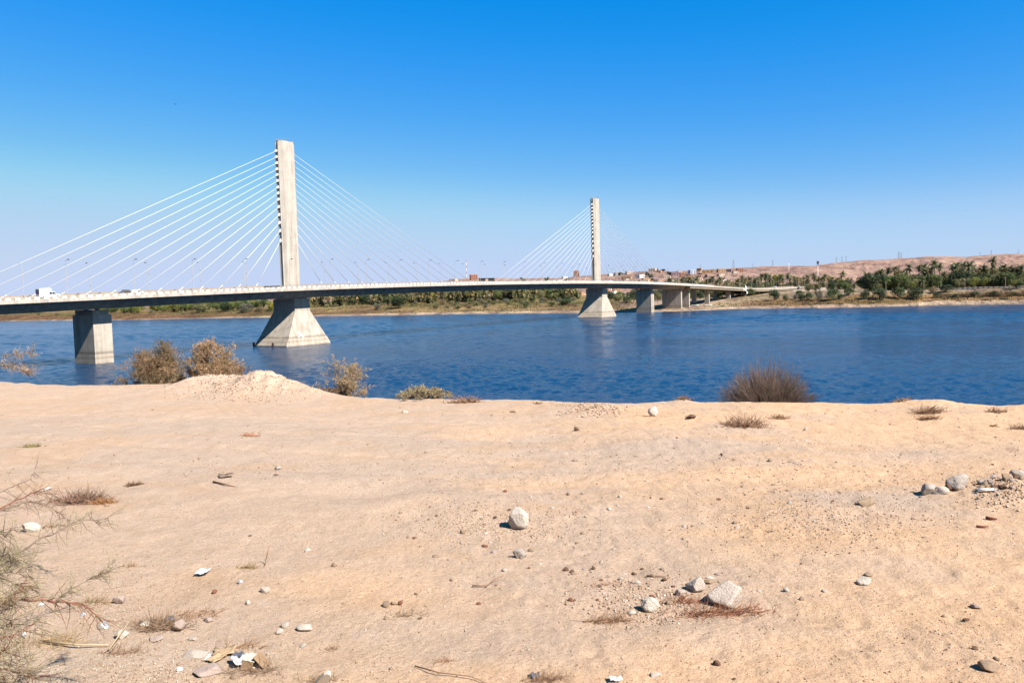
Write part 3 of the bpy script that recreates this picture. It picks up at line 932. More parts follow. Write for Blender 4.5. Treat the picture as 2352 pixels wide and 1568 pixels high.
def make_car(name, paint, cat, L=4.2, H=1.45, van=False):
    r = empty(name); tag(r, None, cat)
    h = L / 2
    prof = ([(-h, 0.35), (h, 0.35), (h, 0.8), (h - 0.5, 1.0), (h - 1.1, H), (-h + 0.1, H), (-h, H - 0.2)] if van else
            [(-h, 0.35), (h, 0.35), (h, 0.72), (h - 0.9, 0.9), (h - 1.6, H), (-h + 1.0, H), (-h + 0.25, 0.95), (-h, 0.9)])
    b = MB(); prism(b, prof, -0.85, 0.85); o = b.build('body', paint, r)
    md = o.modifiers.new('soft_edges', 'BEVEL'); md.width = 0.06; md.segments = 2
    zb, zt = (1.0, H - 0.12)
    for sg in (1, -1):
        y = sg * 0.857
        if van:
            for a in range(3):
                x0 = -h + 0.3 + a * (L - 1.8) / 3
                glass(r, [(x0, y, zb), (x0 + 0.8, y, zb), (x0 + 0.8, y, zt), (x0, y, zt)])
        else:
            glass(r, [(h - 1.15, y, zb), (h - 1.65, y, zt), (0.05, y, zt), (0.05, y, zb)])
            glass(r, [(-0.05, y, zb), (-0.05, y, zt), (-h + 1.05, y, zt), (-h + 0.55, y, zb)])
        hl = MB(); hl.box((h, sg * 0.6, 0.68), (0.06, 0.3, 0.14)); hl.build('headlight', M_RIM, r)
    wheels(r, (h - 0.85, -h + 0.85), 0.76, 0.32)
    return r
M_CARW = mat_plain('white_car_paint', (0.78, 0.78, 0.78), 0.3, 0, 0.5)
M_CARB = mat_plain('blue_black_car_paint', (0.03, 0.03, 0.06), 0.25, 0, 0.5)
M_CARS = mat_plain('silver_blue_car_paint', (0.42, 0.5, 0.62), 0.3, 0.2, 0.5)
def s_for(px, t):
    d = ray(px, 670); k = d[0] / d[1]
    q = P1 + NN * t
    return (k * q[1] - q[0]) / (U[0] - k * U[1])
def drive(o, px, t, label):
    s = s_for(px, t); o.location = bp(s, t, deck_z(s) + 0.02); o.rotation_euler = (0, -math.atan((deck_z(s + 2) - deck_z(s - 2)) / 4), BR_ANG + (0 if t > 0 else math.pi)); o['label'] = label
drive(make_pickup(M_CARW), 112, 7.4, 'white pickup truck with tall slatted cargo box at the left end of the bridge')
drive(make_car('parked_car', M_CARB, 'car', 3.9, 1.55), 287, -6.0, 'dark car in the far lane, behind the left stay cables')
drive(make_car('parked_car', M_CARW, 'car', 4.3, 1.45), 312, -7.5, 'white car just right of the dark car on the bridge')
drive(make_car('minibus', M_CARW, 'minibus', 5.0, 2.2, True), 1781, 5.0, 'white minibus on the far approach near the end of the bridge')
drive(make_car('parked_car', M_CARS, 'car', 4.3, 1.5), 1836, 5.0, 'silver-blue car at the very end of the far approach')

# ------------------------------------------------------------------ vegetation: prototypes
M_LEAF = mat_leaf('leaf')
M_DRYLEAF = mat_leaf('dry_twig', 0.8, 0.1, 0.12)
M_TRUNK = mat_noise('palm_trunk_bark', (0.10, 0.075, 0.05), (0.17, 0.13, 0.095), 4, 0.95, 0.5, 0.03)
M_BARK = mat_noise('bark', (0.10, 0.08, 0.06), (0.17, 0.135, 0.10), 6, 0.95, 0.5, 0.02)

def palm_crown(seed, n_f=34, L=3.4, dead=8, tone=(0.085, 0.095, 0.045)):
    r = random.Random(seed); V = []; Fc = []; C = []
    for i in range(n_f + dead):
        old = i >= n_f
        az = r.uniform(0, 2 * math.pi)
        el = math.radians(r.uniform(-80, -45) if old else (78 - 120 * (i / n_f) + r.uniform(-12, 12)))
        ln = L * r.uniform(0.8, 1.1) * (0.75 if old else 1)
        droop = math.radians(r.uniform(50, 80)) * (0.2 if old else 1)
        k = r.uniform(0.75, 1.25)
        base = (0.125, 0.092, 0.05) if old else tuple(c * k * m for c, m in zip(tone, (1 + 0.5 * (i / n_f), 1.0 + 0.1 * (i / n_f), 1.0)))
        p = Vector((0, 0, 0)); seg = 8
        side = Vector((-math.sin(az), math.cos(az), 0))
        for q in range(seg):
            e = el - droop * (q / seg) ** 1.3
            dr = Vector((math.cos(az) * math.cos(e), math.sin(az) * math.cos(e), math.sin(e)))
            nrm = side.cross(dr)
            p2 = p + dr * (ln / seg)
            wl = 0.80 * math.sin(math.pi * min(1, (q + 0.9) / (seg + 0.6))) ** 0.6 * (0.8 if old else 1)
            for sg in (1, -1):
                for hlf in (0, 0.5):
                    a = p + (p2 - p) * hlf; b = a + (p2 - p) * 0.58
                    tip = a + dr * 0.28 * wl + side * sg * wl * r.uniform(0.85, 1.1) - Vector((0, 0, 0.30 * wl)) + nrm * 0.12 * wl
                    o = len(V); V += [a, b, tip]; Fc.append((o, o + 1, o + 2)); C += [base] * 3
            o = len(V); V += [p - side * 0.03, p + side * 0.03, p2]; Fc.append((o, o + 1, o + 2)); C += [tuple(c * 1.3 for c in base)] * 3
            p = p2
    return V, Fc, C

def make_palm(seed, H, dead=8, tone=(0.085, 0.095, 0.045), L=4.0, name='date_palm', low=0):
    r = random.Random(seed)
    root = empty(name); tag(root, None, 'palm tree')
    lx, ly = r.uniform(-0.9, 0.9), r.uniform(-0.9, 0.9)
    t = MB()
    pts = [(lx * (k / 6) ** 2, ly * (k / 6) ** 2, -0.6 + (H + 0.6) * k / 6) for k in range(7)]
    t.tube(pts, [0.34, 0.26, 0.24, 0.23, 0.22, 0.22, 0.28], 8)
    t.build('trunk', M_TRUNK, root, True)
    V, Fc, C = palm_crown(seed, 40, L, dead, tone)
    V = [Vector(p) + Vector((lx, ly, H)) for p in V]
    link('crown', np_mesh('crown', V, Fc, M_LEAF, np.array(C), False, 1.25), root)
    if low:                                    # suckers round the foot
        VV = []; FF = []; CC = []
        for q in range(low):
            v, f, c = palm_crown(seed * 7 + q, 18, L * 0.75, 2, tone)
            off = Vector((r.uniform(-1.8, 1.8), r.uniform(-1.8, 1.8), r.uniform(0.2, 2.2)))
            o = len(VV); VV += [p + off for p in v]; FF += [tuple(i + o for i in x) for x in f]; CC += c
        link('suckers', np_mesh('suckers', VV, FF, M_LEAF, np.array(CC), False, 1.25), root)
    return reg(root)

def leaf_cloud(seed, blobs, n, leaf, tones, flat=0.9):
    """n leaf faces scattered near the surfaces of many small clumps"""
    g = np.random.default_rng(seed)
    b = np.array(blobs, float)                                  # x y z radius
    w = b[:, 3] ** 2; w = w / w.sum()
    k = g.choice(len(b), n, p=w)
    d = g.normal(size=(n, 3)); d /= np.linalg.norm(d, axis=1)[:, None]
    rr = b[k, 3] * (0.55 + 0.5 * g.random(n) ** 0.6)
    P = b[k, :3] + d * rr[:, None] * np.array((1, 1, flat))
    a = g.normal(size=(n, 3)); a /= np.linalg.norm(a, axis=1)[:, None]
    c = np.cross(a, d + 0.4 * g.normal(size=(n, 3))); c /= np.linalg.norm(c, axis=1)[:, None] + 1e-9
    s = leaf * (0.6 + 0.8 * g.random(n))[:, None]
    V = np.concatenate([P - a * s * .5, P + a * s * .5, P + c * s * 0.8 + a * s * 0.1], 0)
    Fc = np.stack([np.arange(n), np.arange(n) + n, np.arange(n) + 2 * n], 1)
    t = np.array(tones)[g.integers(0, len(tones), len(b))][k]
    t = t * (0.75 + 0.5 * g.random(n))[:, None]
    return V, Fc, np.concatenate([t, t, t], 0)

def make_tree(seed, w, h, tones, n=2600, leaf=0.5, name='tree', cat='tree', trunk_h=0.3, nb=26, lobes=1.0):
    """crown of many leaf clumps on a forked trunk; w, h are the whole width and height"""
    r = random.Random(seed)
    root = empty(name); tag(root, None, cat)
    blobs = []
    zc = h * (0.5 + trunk_h / 2); hz = h * (1 - trunk_h) / 2
    for i in range(nb):
        az = r.uniform(0, 6.28); u = r.uniform(-0.85, 1)
        k = r.uniform(0.35, 0.80) * lobes
        rad = r.uniform(0.13, 0.25) * w * 0.9
        cz = zc + u * hz * 0.72
        prof = math.sqrt(max(0.05, 1 - (u * 0.85) ** 2))
        blobs.append((math.cos(az) * k * w / 2 * prof, math.sin(az) * k * w / 2 * prof, min(cz, h - rad * 0.8), rad))
    V, Fc, C = leaf_cloud(seed, blobs, n, leaf, tones)
    V[:, 2] = np.maximum(V[:, 2], 0.02 * h)
    t = MB()
    t.tube([(0, 0, -0.4), (0.04 * w, 0, h * trunk_h * 0.6), (0, 0.03 * w, h * max(trunk_h, 0.25))], [0.035 * w, 0.028 * w, 0.022 * w], 7)
    for i in range(5):
        b = blobs[r.randrange(nb)]
        t.tube([(0, 0.02 * w, h * max(trunk_h, 0.2) * 0.8), (b[0] * .5, b[1] * .5, (b[2] + h * trunk_h) / 2), (b[0], b[1], b[2])], [0.02 * w, 0.012 * w, 0.005 * w], 5)
    t.build('trunk' if cat == 'tree' else 'stem', M_BARK, root, True)
    link('crown' if cat == 'tree' else 'foliage', np_mesh('crown', V, Fc, M_LEAF, C, False, 1.25), root)
    return reg(root)

DG = [(0.035, 0.05, 0.02), (0.045, 0.062, 0.024), (0.03, 0.042, 0.02)]             # dark green
MG = [(0.075, 0.095, 0.028), (0.095, 0.11, 0.03), (0.06, 0.08, 0.028)]             # mid green
YG = [(0.15, 0.15, 0.03), (0.18, 0.16, 0.03), (0.11, 0.12, 0.03)]                  # yellow green
OL = [(0.12, 0.11, 0.05), (0.15, 0.13, 0.06), (0.09, 0.09, 0.04)]                  # olive
BR = [(0.16, 0.115, 0.065), (0.20, 0.14, 0.075), (0.12, 0.09, 0.05)]               # brown dry
GR = [(0.10, 0.095, 0.07), (0.13, 0.12, 0.085), (0.08, 0.08, 0.055)]               # grey green

PALMS = [make_palm(1, 9.0, 6), make_palm(2, 10.5, 12, (0.10, 0.10, 0.05)), make_palm(3, 7.5, 14, (0.12, 0.11, 0.05)),
         make_palm(4, 11.5, 5, (0.07, 0.085, 0.042)), make_palm(5, 8.0, 16, (0.14, 0.115, 0.05))]
PALML = [make_palm(11, 6.0, 12, (0.088, 0.092, 0.04), 4.3, low=5), make_palm(12, 7.5, 16, (0.108, 0.104, 0.045), 4.3, low=5), make_palm(13, 5.0, 10, (0.072, 0.085, 0.036), 4.3, low=6)]
PALMT = [make_palm(21, 15.0, 10, (0.075, 0.085, 0.045), 3.9), make_palm(22, 15.0, 18, (0.085, 0.085, 0.05), 3.8), make_palm(23, 15.0, 6, (0.07, 0.085, 0.04), 4.0)]
TREES = {'dark': make_tree(31, 10, 10, DG, 3000, 0.55, trunk_h=0.12), 'mid': make_tree(32, 10, 9, MG, 3000, 0.55, trunk_h=0.15),
         'yellow': make_tree(33, 10, 9, YG, 3000, 0.55, trunk_h=0.15), 'olive': make_tree(34, 10, 8, OL, 2600, 0.5, trunk_h=0.1),
         'mid2': make_tree(35, 11, 9, MG + DG[:1], 3000, 0.55, trunk_h=0.12), 'lime': make_tree(36, 10, 8, MG + YG, 2800, 0.5, trunk_h=0.1)}
BUSH = {'dark': make_tree(41, 6, 4, DG + [(0.06, 0.07, 0.03)], 1500, 0.33, 'bush', 'bush', 0.05, 22), 'olive': make_tree(42, 6, 3.6, OL + MG[:1], 1500, 0.33, 'bush', 'bush', 0.05, 22),
        'grey': make_tree(43, 6, 4.2, GR, 1500, 0.3, 'bush', 'bush', 0.08, 20), 'brown': make_tree(44, 6, 3, BR, 1300, 0.3, 'bush', 'bush', 0.03, 22),
        'green': make_tree(45, 6, 4, MG + DG, 1500, 0.33, 'bush', 'bush', 0.05, 24)}

R = random.Random(5)
def put(proto, p, scale=1.0, label=None, group=None, rz=None):
    return place(proto, (p.x, p.y, p.z - 0.05), R.uniform(0, 6.28) if rz is None else rz, scale, label, group)
def sized(proto, px, base_py, w_px, h_px, pw, ph, label, group=None):
    """a plant whose foot shows at (px, base_py) and which spans w_px by h_px there"""
    p = far_hit(px, base_py)
    k = p.y / FOC
    put(proto, p, (w_px * k / pw, w_px * k / pw, h_px * k / ph), label, group)

# left bank behind the bridge: green trees over a red-brown bank
GT = 'green trees on the far bank left of the nearer pylon'
for i in range(78):
    px = R.uniform(235, 660); d = R.uniform(62, 190)
    kd = R.choice(['mid', 'lime', 'mid2', 'yellow', 'lime', 'mid'])
    put(TREES[kd], far_at(px, d), R.uniform(0.8, 1.3) * (0.75 + d / 500), {'mid': 'mid green tree', 'lime': 'light green tree', 'mid2': 'deep green tree', 'yellow': 'yellow-green tree'}[kd] + ' in the belt behind the bridge, left of the nearer pylon', GT)
for px, py, w, h, kd, lb in ((462, 717, 34, 22, 'olive', 'olive bush on the far bank, leftmost of three left of the nearer pylon'),
                             (518, 716, 30, 24, 'dark', 'dark grey-green bush on the far bank, middle of three left of the nearer pylon'),
                             (566, 718, 34, 22, 'grey', 'greyish bush leaning over the beach just left of the nearer pylon base'),
                             (596, 716, 22, 12, 'brown', 'dry brown bush beside the sand, closest to the left side of the nearer pylon'),
                             (440, 714, 16, 12, 'brown', 'small brown bush on the red-brown bank behind the bridge'),
                             (263, 716, 26, 12, 'grey', 'grey bush on the far bank just right of the left pier')):
    sized(BUSH[kd], px, py, w, h, 6, 4 if kd != 'brown' else 3, lb)
for i in range(26):
    px = R.uniform(-40, 640); d = R.uniform(42, 85)
    put(BUSH[R.choice(['brown', 'brown', 'olive', 'grey'])], far_at(px, d), R.uniform(0.4, 0.9), 'low dry bush on the red-brown bank behind the left end of the bridge', 'dry bushes on the left far bank')
for i in range(4):
    put(PALML[i % 3], far_at(402 + i * 9, 95 + R.uniform(-6, 6)), R.uniform(0.6, 0.8), 'short palm clump on the far bank midway between left pier and nearer pylon', 'short palms left of the nearer pylon')

# the palm grove between the pylons
GP = 'date palms in the grove between the pylons'
for i in range(95):
    px = 700 + (1335 - 700) * (i + R.uniform(-0.5, 0.5)) / 95
    lo = R.random() < 0.72
    where = 'just right of the nearer pylon' if px < 860 else 'near the dark round tree by the beach' if px < 1010 else 'midway between the pylons' if px < 1180 else 'just left of the farther pylon'
    put(PALML[R.randrange(3)] if lo else PALMS[R.randrange(5)], far_at(px, R.uniform(165, 300)), R.uniform(1.25, 1.75), ('bushy date palm with fronds to the ground, ' if lo else 'slender date palm on a clear trunk, ') + where, GP)
for i in range(46):
    kd = R.choice(['mid', 'dark', 'yellow', 'olive', 'olive'])
    put(TREES[kd], far_at(R.uniform(700, 1345), R.uniform(190, 330)), R.uniform(1.0, 1.6), {'mid': 'mid green tree', 'dark': 'dark green tree', 'yellow': 'yellow-green tree', 'olive': 'olive tree'}[kd] + ' among the palms between the pylons', 'broadleaf trees among the palms between the pylons')
sized(TREES['dark'], 814, 695, 26, 24, 10, 10, 'dark rounded tree in a gap of the palm grove right of the nearer pylon')
sized(TREES['dark'], 917, 708, 40, 30, 10, 10, 'large dark round tree standing alone near the beach between the pylons')
sized(TREES['olive'], 925, 700, 46, 36, 10, 8, 'olive tree right behind the large dark round tree')
sized(BUSH['grey'], 868, 711, 20, 14, 6, 4.2, 'grey bush left of the large dark round tree by the beach')
sized(BUSH['brown'], 1016, 700, 17, 13, 6, 3, 'red-brown bush right of the large dark round tree')
sized(BUSH['olive'], 1001, 709, 14, 11, 6, 3.6, 'small olive bush at the back of the beach, right of the dark round tree')
for i in range(52):
    px = R.uniform(1020, 1330); d = R.uniform(52, 140)
    kd = R.choice(['olive', 'olive', 'grey', 'brown', 'olive', 'green'])
    put(BUSH[kd], far_at(px, d), R.uniform(0.5, 1.25), {'olive': 'olive bush', 'grey': 'grey-green bush', 'brown': 'dry brown bush', 'green': 'green bush'}[kd] + ' in the scrub before the palm grove, left of the farther pylon', 'scrub in front of the palm grove')
for i in range(20):
    px = R.uniform(690, 1010); d = R.uniform(85, 170)
    kd = R.choice(['olive', 'grey', 'brown', 'olive'])
    put(BUSH[kd], far_at(px, d), R.uniform(0.5, 0.9), {'olive': 'olive bush', 'grey': 'grey-green bush', 'brown': 'dry brown bush'}[kd] + ' on the grassy bank right of the nearer pylon base', 'bushes on the grassy bank')
# around the farther pylon and the piers on land
for px, py, w, h, kd, lb in ((1300, 700, 34, 14, 'dark', 'low dark bush beside the left foot of the farther pylon'), (1268, 703, 22, 9, 'green', 'low green bush left of the farther pylon foot'),
                             (1420, 692, 26, 18, 'olive', 'olive bush just right of the farther pylon foot'), (1440, 697, 26, 17, 'green', 'bright green bush between the farther pylon and the first land pier'),
                             (1455, 690, 40, 22, 'dark', 'dark bush behind the first land pier, to its left'), (1500, 690, 16, 16, 'olive', 'olive bush between the first two land piers'),
                             (1404, 700, 14, 8, 'brown', 'small dry bush on the sand right of the farther pylon'),
                             (1598, 676, 18, 6, 'olive', 'small olive bush under the approach span'), (1637, 683, 18, 14, 'grey', 'grey bush beside the second approach pier'),
                             (1650, 690, 12, 14, 'dark', 'narrow dark bush on the slope under the approach'), (1668, 682, 34, 17, 'green', 'broad green bush under the approach, left one of three'),
                             (1694, 681, 30, 15, 'dark', 'dark green bush under the approach, middle one of three'), (1722, 680, 30, 17, 'green', 'broad green bush under the approach, right one of three')):
    sized(BUSH[kd], px, py, w, h, 6, {'dark': 4, 'olive': 3.6, 'grey': 4.2, 'brown': 3, 'green': 4}[kd], lb)
for i in range(16):
    put(TREES[R.choice(['olive', 'mid', 'dark', 'mid2'])], far_at(R.uniform(1395, 1480), R.uniform(150, 300)), R.uniform(0.6, 0.9), 'leafy tree in the belt behind the farther pylon', 'trees behind the farther pylon')
GB = 'date palms behind the approach road'
for i in range(85):
    px = 1530 + (1960 - 1530) * (i + R.uniform(-0.5, 0.5)) / 85
    top = R.uniform(634, 648) - 0.02 * (px - 1700)
    p = far_at(px, max(300, 296 + 0.843 * s_for(px, -14) - float(np.interp(px, SPX, SY)) + 10) + R.uniform(0, 90) if px < 1850 else R.uniform(300, 390))
    zt = at_Y(px, top, p.y)[2]
    put(PALMS[R.randrange(5)], p, max(0.55, min(1.5, (zt - p.z) / 11.5)), 'date palm in the grove behind the lamp posts of the approach road', GB)
for i in range(40):
    px = R.uniform(1640, 1990)
    dmin = max(190, 296 + 0.843 * s_for(px, -14) - float(np.interp(px, SPX, SY)) + 12) if px < 1850 else 190
    put(TREES[R.choice(['dark', 'mid', 'mid2', 'olive'])], far_at(px, dmin + R.uniform(0, 150)), R.uniform(0.7, 1.1), 'leafy green tree near the end of the approach road', 'trees near the end of the approach road')
for i in range(55):
    px = R.uniform(1490, 1850); kd = R.choice(['dark', 'olive', 'mid2', 'olive', 'mid'])
    dmin = max(170, 296 + 0.843 * s_for(px, -14) - float(np.interp(px, SPX, SY)) + 14)
    put(TREES[kd], far_at(px, dmin + R.uniform(0, 110)), R.uniform(0.75, 1.15), {'dark': 'dark green', 'olive': 'olive', 'mid2': 'deep green', 'mid': 'mid green'}[kd] + ' tree in the grove behind the approach span', 'trees behind the approach span')
sized(TREES['yellow'], 1789, 660, 30, 31, 10, 9, 'tall yellow-green tree rising above the approach road palms')
# right-hand grove
for i, (cx, cy, by) in enumerate(((330, 415, 690), (440, 385, 690), (545, 450, 690), (680, 365, 690), (790, 360, 690), (1050, 305, 690), (1110, 350, 700), (1280, 345, 690), (1360, 375, 690), (1470, 330, 690), (960, 400, 690), (880, 430, 690), (1600, 385, 690), (1690, 400, 690), (1760, 370, 690), (180, 470, 690), (40, 480, 690))):
    px = (2120 + cx / 6.06) * 0.93785; ty = (590 + cy / 6.06) * 0.93785
    p = far_at(px, R.uniform(95, 150))
    zt = at_Y(px, ty, p.y)[2]
    put(PALMT[i % 3], p, (1.25, 1.25, max(0.5, (zt - p.z) / 16.5)), 'tall date palm standing above the right-hand grove, ' + ORD[i] + ' of its upper row', 'tall palms of the right-hand grove')
for cx, cy, lb in ((1900, 262, 'very tall date palm with a long bare trunk, highest in the right-hand grove'), (2185, 385, 'date palm with bare leaning trunk, left one of three at the right edge'),
                   (2255, 400, 'date palm with bare trunk, middle one of three at the right edge'), (2312, 365, 'date palm with bare trunk, rightmost of three at the right edge')):
    px = (2120 + cx / 6.06) * 0.93785; ty = (590 + cy / 6.06) * 0.93785
    p = far_at(px, 70); zt = at_Y(px, ty, p.y)[2]
    put(PALMT[1 if cx > 2000 else 0], p, (1.05, 1.05, (zt - p.z) / 16.5), lb)
sized(PALMS[2], 1990, 668, 30, 34, 6, 10.5, 'lone date palm with brown skirt at the left end of the right-hand grove')
sized(PALMS[0], 1960, 677, 12, 26, 5, 11.5, 'small bright palm beside the lamp post below the road end')
for i in range(62):
    px = R.uniform(1985, 2420)
    lo = R.random() >= 0.6
    where = 'left part' if px < 2130 else 'middle' if px < 2270 else 'right end'
    put(PALML[R.randrange(3)] if lo else PALMS[R.randrange(5)], far_at(px, R.uniform(80, 190)), R.uniform(1.15, 1.6), ('bushy low date palm' if lo else 'date palm on a clear trunk') + f' in the {where} of the right-hand grove', 'date palms of the right-hand grove')
for i in range(85):
    px = R.uniform(1985, 2420); kd = R.choice(['dark', 'mid2', 'olive', 'dark', 'mid', 'lime', 'olive'])
    put(TREES[kd], far_at(px, R.uniform(66, 190)), R.uniform(0.85, 1.4), {'dark': 'dark green', 'mid2': 'deep green', 'olive': 'olive', 'mid': 'mid green', 'lime': 'light green'}[kd] + ' tree filling the right-hand grove between the palm trunks', 'trees filling the right-hand grove')
for px, py, w, h, kd, lb in ((2203, 661, 33, 33, 'dark', 'very dark round tree in the middle of the right-hand grove'), (2306, 661, 44, 36, 'mid2', 'broad dark green tree near the right edge of the grove'),
                             (2150, 662, 26, 24, 'yellow', 'yellow-green tree between palms, left of the very dark round tree'), (2085, 662, 26, 18, 'yellow', 'orange-yellow tree low in the grove'),
                             (2060, 664, 30, 20, 'olive', 'olive tree at the foot of the palms'), (2265, 662, 30, 26, 'lime', 'light green tree right of the very dark round tree'),
                             (2335, 663, 30, 22, 'lime', 'light green tree at the right edge of the grove'), (1937, 663, 26, 20, 'lime', 'broad light green tree left of the lone skirted palm'),
                             (2115, 664, 24, 20, 'dark', 'dark tree in the shade of the palms, left part of the grove')):
    sized(TREES[kd], px, py, w, h, 10, {'dark': 10, 'mid': 9, 'yellow': 9, 'olive': 8, 'mid2': 9, 'lime': 8}[kd], lb)
for px, py, w, h, kd, lb in ((1778, 690, 30, 25, 'dark', 'big dark bush above the beach right of the flying bird'), (1805, 691, 15, 16, 'olive', 'small olive bush right of the big dark bush'),
                             (1828, 688, 14, 13, 'grey', 'small grey bush above the beach, third from the flying bird'), (1842, 691, 22, 15, 'dark', 'dark spreading bush with pale sand behind it'),
                             (1858, 690, 24, 18, 'green', 'green bush touching the dark spreading bush'), (1880, 690, 18, 25, 'grey', 'tall grey bush among the green ones above the beach'),
                             (1911, 690, 38, 27, 'green', 'wide green bush with a hollow side above the beach'), (1930, 687, 16, 12, 'dark', 'small dark bush at the right foot of the wide green bush'),
                             (1949, 678, 28, 17, 'green', 'green bush below the light green tree'), (1836, 680, 22, 13, 'green', 'green bush under the end of the bridge'),
                             (1988, 687, 26, 19, 'dark', 'rounded dark bush, leftmost of the big group below the grove'), (2020, 688, 40, 27, 'dark', 'largest rounded dark bush below the grove'),
                             (2065, 686, 36, 27, 'green', 'tall green bush right of the largest dark bush'), (2104, 687, 46, 26, 'dark', 'wide dark bush at the left end of the pale wall'),
                             (2143, 674, 20, 15, 'brown', 'tan bush behind the pale wall'), (2174, 671, 40, 17, 'green', 'broad green bush behind the pale wall')):
    sized(BUSH[kd], px, py, w, h, 6, {'dark': 4, 'olive': 3.6, 'grey': 4.2, 'brown': 3, 'green': 4}[kd], lb)
for i in range(15):
    px = 2152 + i * 14.5 + R.uniform(-3, 3)
    sized(BUSH['brown' if i % 3 else 'dark'], px, 683.5 - 0.022 * (px - 2150), R.uniform(15, 22), R.uniform(8, 13), 6, 3 if i % 3 else 4, 'low rusty bush in the row under the pale roadside wall', 'row of low bushes under the roadside wall')
for i in range(26):
    px = R.uniform(1760, 2352)
    put(BUSH[R.choice(['brown', 'brown', 'olive'])], far_at(px, R.uniform(11, 22)), (R.uniform(0.5, 1.1), R.uniform(0.4, 0.7), R.uniform(0.15, 0.35)), 'flat reddish tuft at the back of the narrow right-hand beach', 'flat tufts behind the right-hand beach')

# dry grass and reeds on the bank: nobody could count it
def bank_grass():
    n = 26000
    g = np.random.default_rng(3)
    px = g.uniform(-60, 2420, n); d = 16 + 130 * g.random(n) ** 1.2
    w = np.interp(px, W_PX, W_D)
    keep = (d / w > 0.20) & ~((px > 1475) & (px < 1640)) & (vnoise(px * 0.03, d * 0.09, 4) > 0.35) & ((px < 1640) | (d / w < 0.62))
    px, d = px[keep], d[keep]; n = len(px)
    Y = np.interp(px, SPX, SY) + d; X = (px - CX) / FOC * Y; Z = far_z(px, Y)
    h = g.uniform(0.4, 1.1, n) * (0.6 + 1.0 * vnoise(X * 0.05, Y * 0.05, 6)); wd = g.uniform(0.5, 1.2, n)
    a = g.uniform(0, 6.28, n); lx = g.normal(size=n) * 0.3
    V = np.concatenate([np.stack([X - np.cos(a) * wd / 2, Y - np.sin(a) * wd / 2, Z - 0.1], 1), np.stack([X + np.cos(a) * wd / 2, Y + np.sin(a) * wd / 2, Z - 0.1], 1), np.stack([X + lx, Y + lx, Z + h], 1)], 0)
    Fc = np.stack([np.arange(n), np.arange(n) + n, np.arange(n) + 2 * n], 1)
    t = np.array([(0.24, 0.18, 0.08), (0.17, 0.15, 0.055), (0.28, 0.17, 0.085), (0.20, 0.12, 0.06)])
    kk = np.clip((vnoise(X * 0.02, Y * 0.03, 9) * 4).astype(int), 0, 3)
    kk = np.where(px > 1700, np.where(kk < 2, 2, 3), kk); kk = np.where(px < 450, 3, kk)
    c = t[kk] * g.uniform(0.7, 1.25, n)[:, None]
    o = link('bank_grass', np_mesh('bank_grass', V, Fc, M_LEAF, np.concatenate([c, c, c], 0)))
    tag(o, 'dry straw and brown grass covering the far river bank', 'grass', kind='stuff')
bank_grass()

# ------------------------------------------------------------------ far bank: walls, poles, boats, houses, masts
M_PALE = mat_noise('pale_render', (0.50, 0.42, 0.34), (0.60, 0.51, 0.42), 0.6, 0.9, 0)
wall = empty('roadside_wall', far_at(2250, 48)); tag(wall, 'low pale wall of spaced blocks along the road below the right-hand grove', 'wall')
def wl_at(px): return far_at(px, 48) - wall.location
mb = MB(); pp = [wl_at(x) for x in np.linspace(2138, 2430, 40)]
mb.loft([[p + Vector((0, 0, -0.5)), p + Vector((0, 0.5, -0.5)), p + Vector((0, 0.5, 0.75)), p + Vector((0, 0, 0.75))] for p in pp])
mb.build('wall_base', M_PALE, wall)
wb = MB(); wb.box((0, 0, 0), (2.6, 0.62, 0.45)); wbm = wb.mesh('block', M_PALE)
for i in range(24):
    o = link('block', wbm, wall); o.location = wl_at(2146 + i * 12.0) + Vector((0, 0.25, 0.95)); o.rotation_euler = (0, 0, -0.35)
ramp_wall = empty('ramp_wall', far_at(1860, 300)); tag(ramp_wall, 'pale retaining wall of the ramp beside the bridge end', 'wall')
mb = MB(); pp = [at_Y(x, y, 830) for x, y in ((1822, 669.5), (1845, 667.5), (1870, 665.3), (1898, 663.0))]
mb.loft([[Vector(p) - ramp_wall.location + Vector(q) for q in ((0, 0, -9), (0, 0.8, -9), (0, 0.8, 0.6), (0, 0, 0.6))] for p in pp])
mb.build('wall_base', M_PALE, ramp_wall)
pr = MB(); pr.loft([[Vector(p) - ramp_wall.location + Vector(q) for q in ((0, -0.1, 0.61), (0, 0.9, 0.61), (0, 0.9, 1.5), (0, -0.1, 1.5))] for p in pp]); pr.build('parapet', M_CONC, ramp_wall)

M_WOOD = mat_noise('weathered_wood', (0.22, 0.16, 0.11), (0.34, 0.26, 0.18), 3, 0.9, 0.3, 0.01)
def make_pole():
    r = empty('utility_pole'); tag(r, None, 'utility pole', 'utility poles along the riverside road')
    p = MB(); p.tube([(0, 0, -1), (0, 0, 9)], [0.17, 0.11], 7); p.build('pole', mat_noise('pole_paint', (0.42, 0.34, 0.26), (0.52, 0.43, 0.33), 1, 0.8, 0), r)
    c = MB(); c.box((0, 0, 8.5), (1.6, 0.12, 0.12)); c.build('crossarm', M_WOOD, r)
    for x in (-0.65, 0, 0.65):
        q = MB(); q.tube([(x, 0, 8.56), (x, 0, 8.8)], 0.05, 6); q.build('insulator', M_WHITE, r)
    return reg(r)
pole = make_pole()
for px, py, ty, lb in ((2036.7, 668.5, 648, 'first from the left'), (2124, 667, 643.5, 'second from the left'), (2218, 667, 641, 'third from the left'), (2311, 665, 636, 'rightmost one')):
    p = far_at(px, 56); zt = at_Y(px, ty, p.y)[2]
    place(pole, p, 0.3, (1, 1, max(0.6, (zt - p.z) / 9)), 'tan utility pole in front of the right-hand grove, ' + lb)
p = far_at(1959, 60); place(pole, p, 0.2, (0.8, 0.8, 1.0), 'tan utility pole beside the small bright palm')

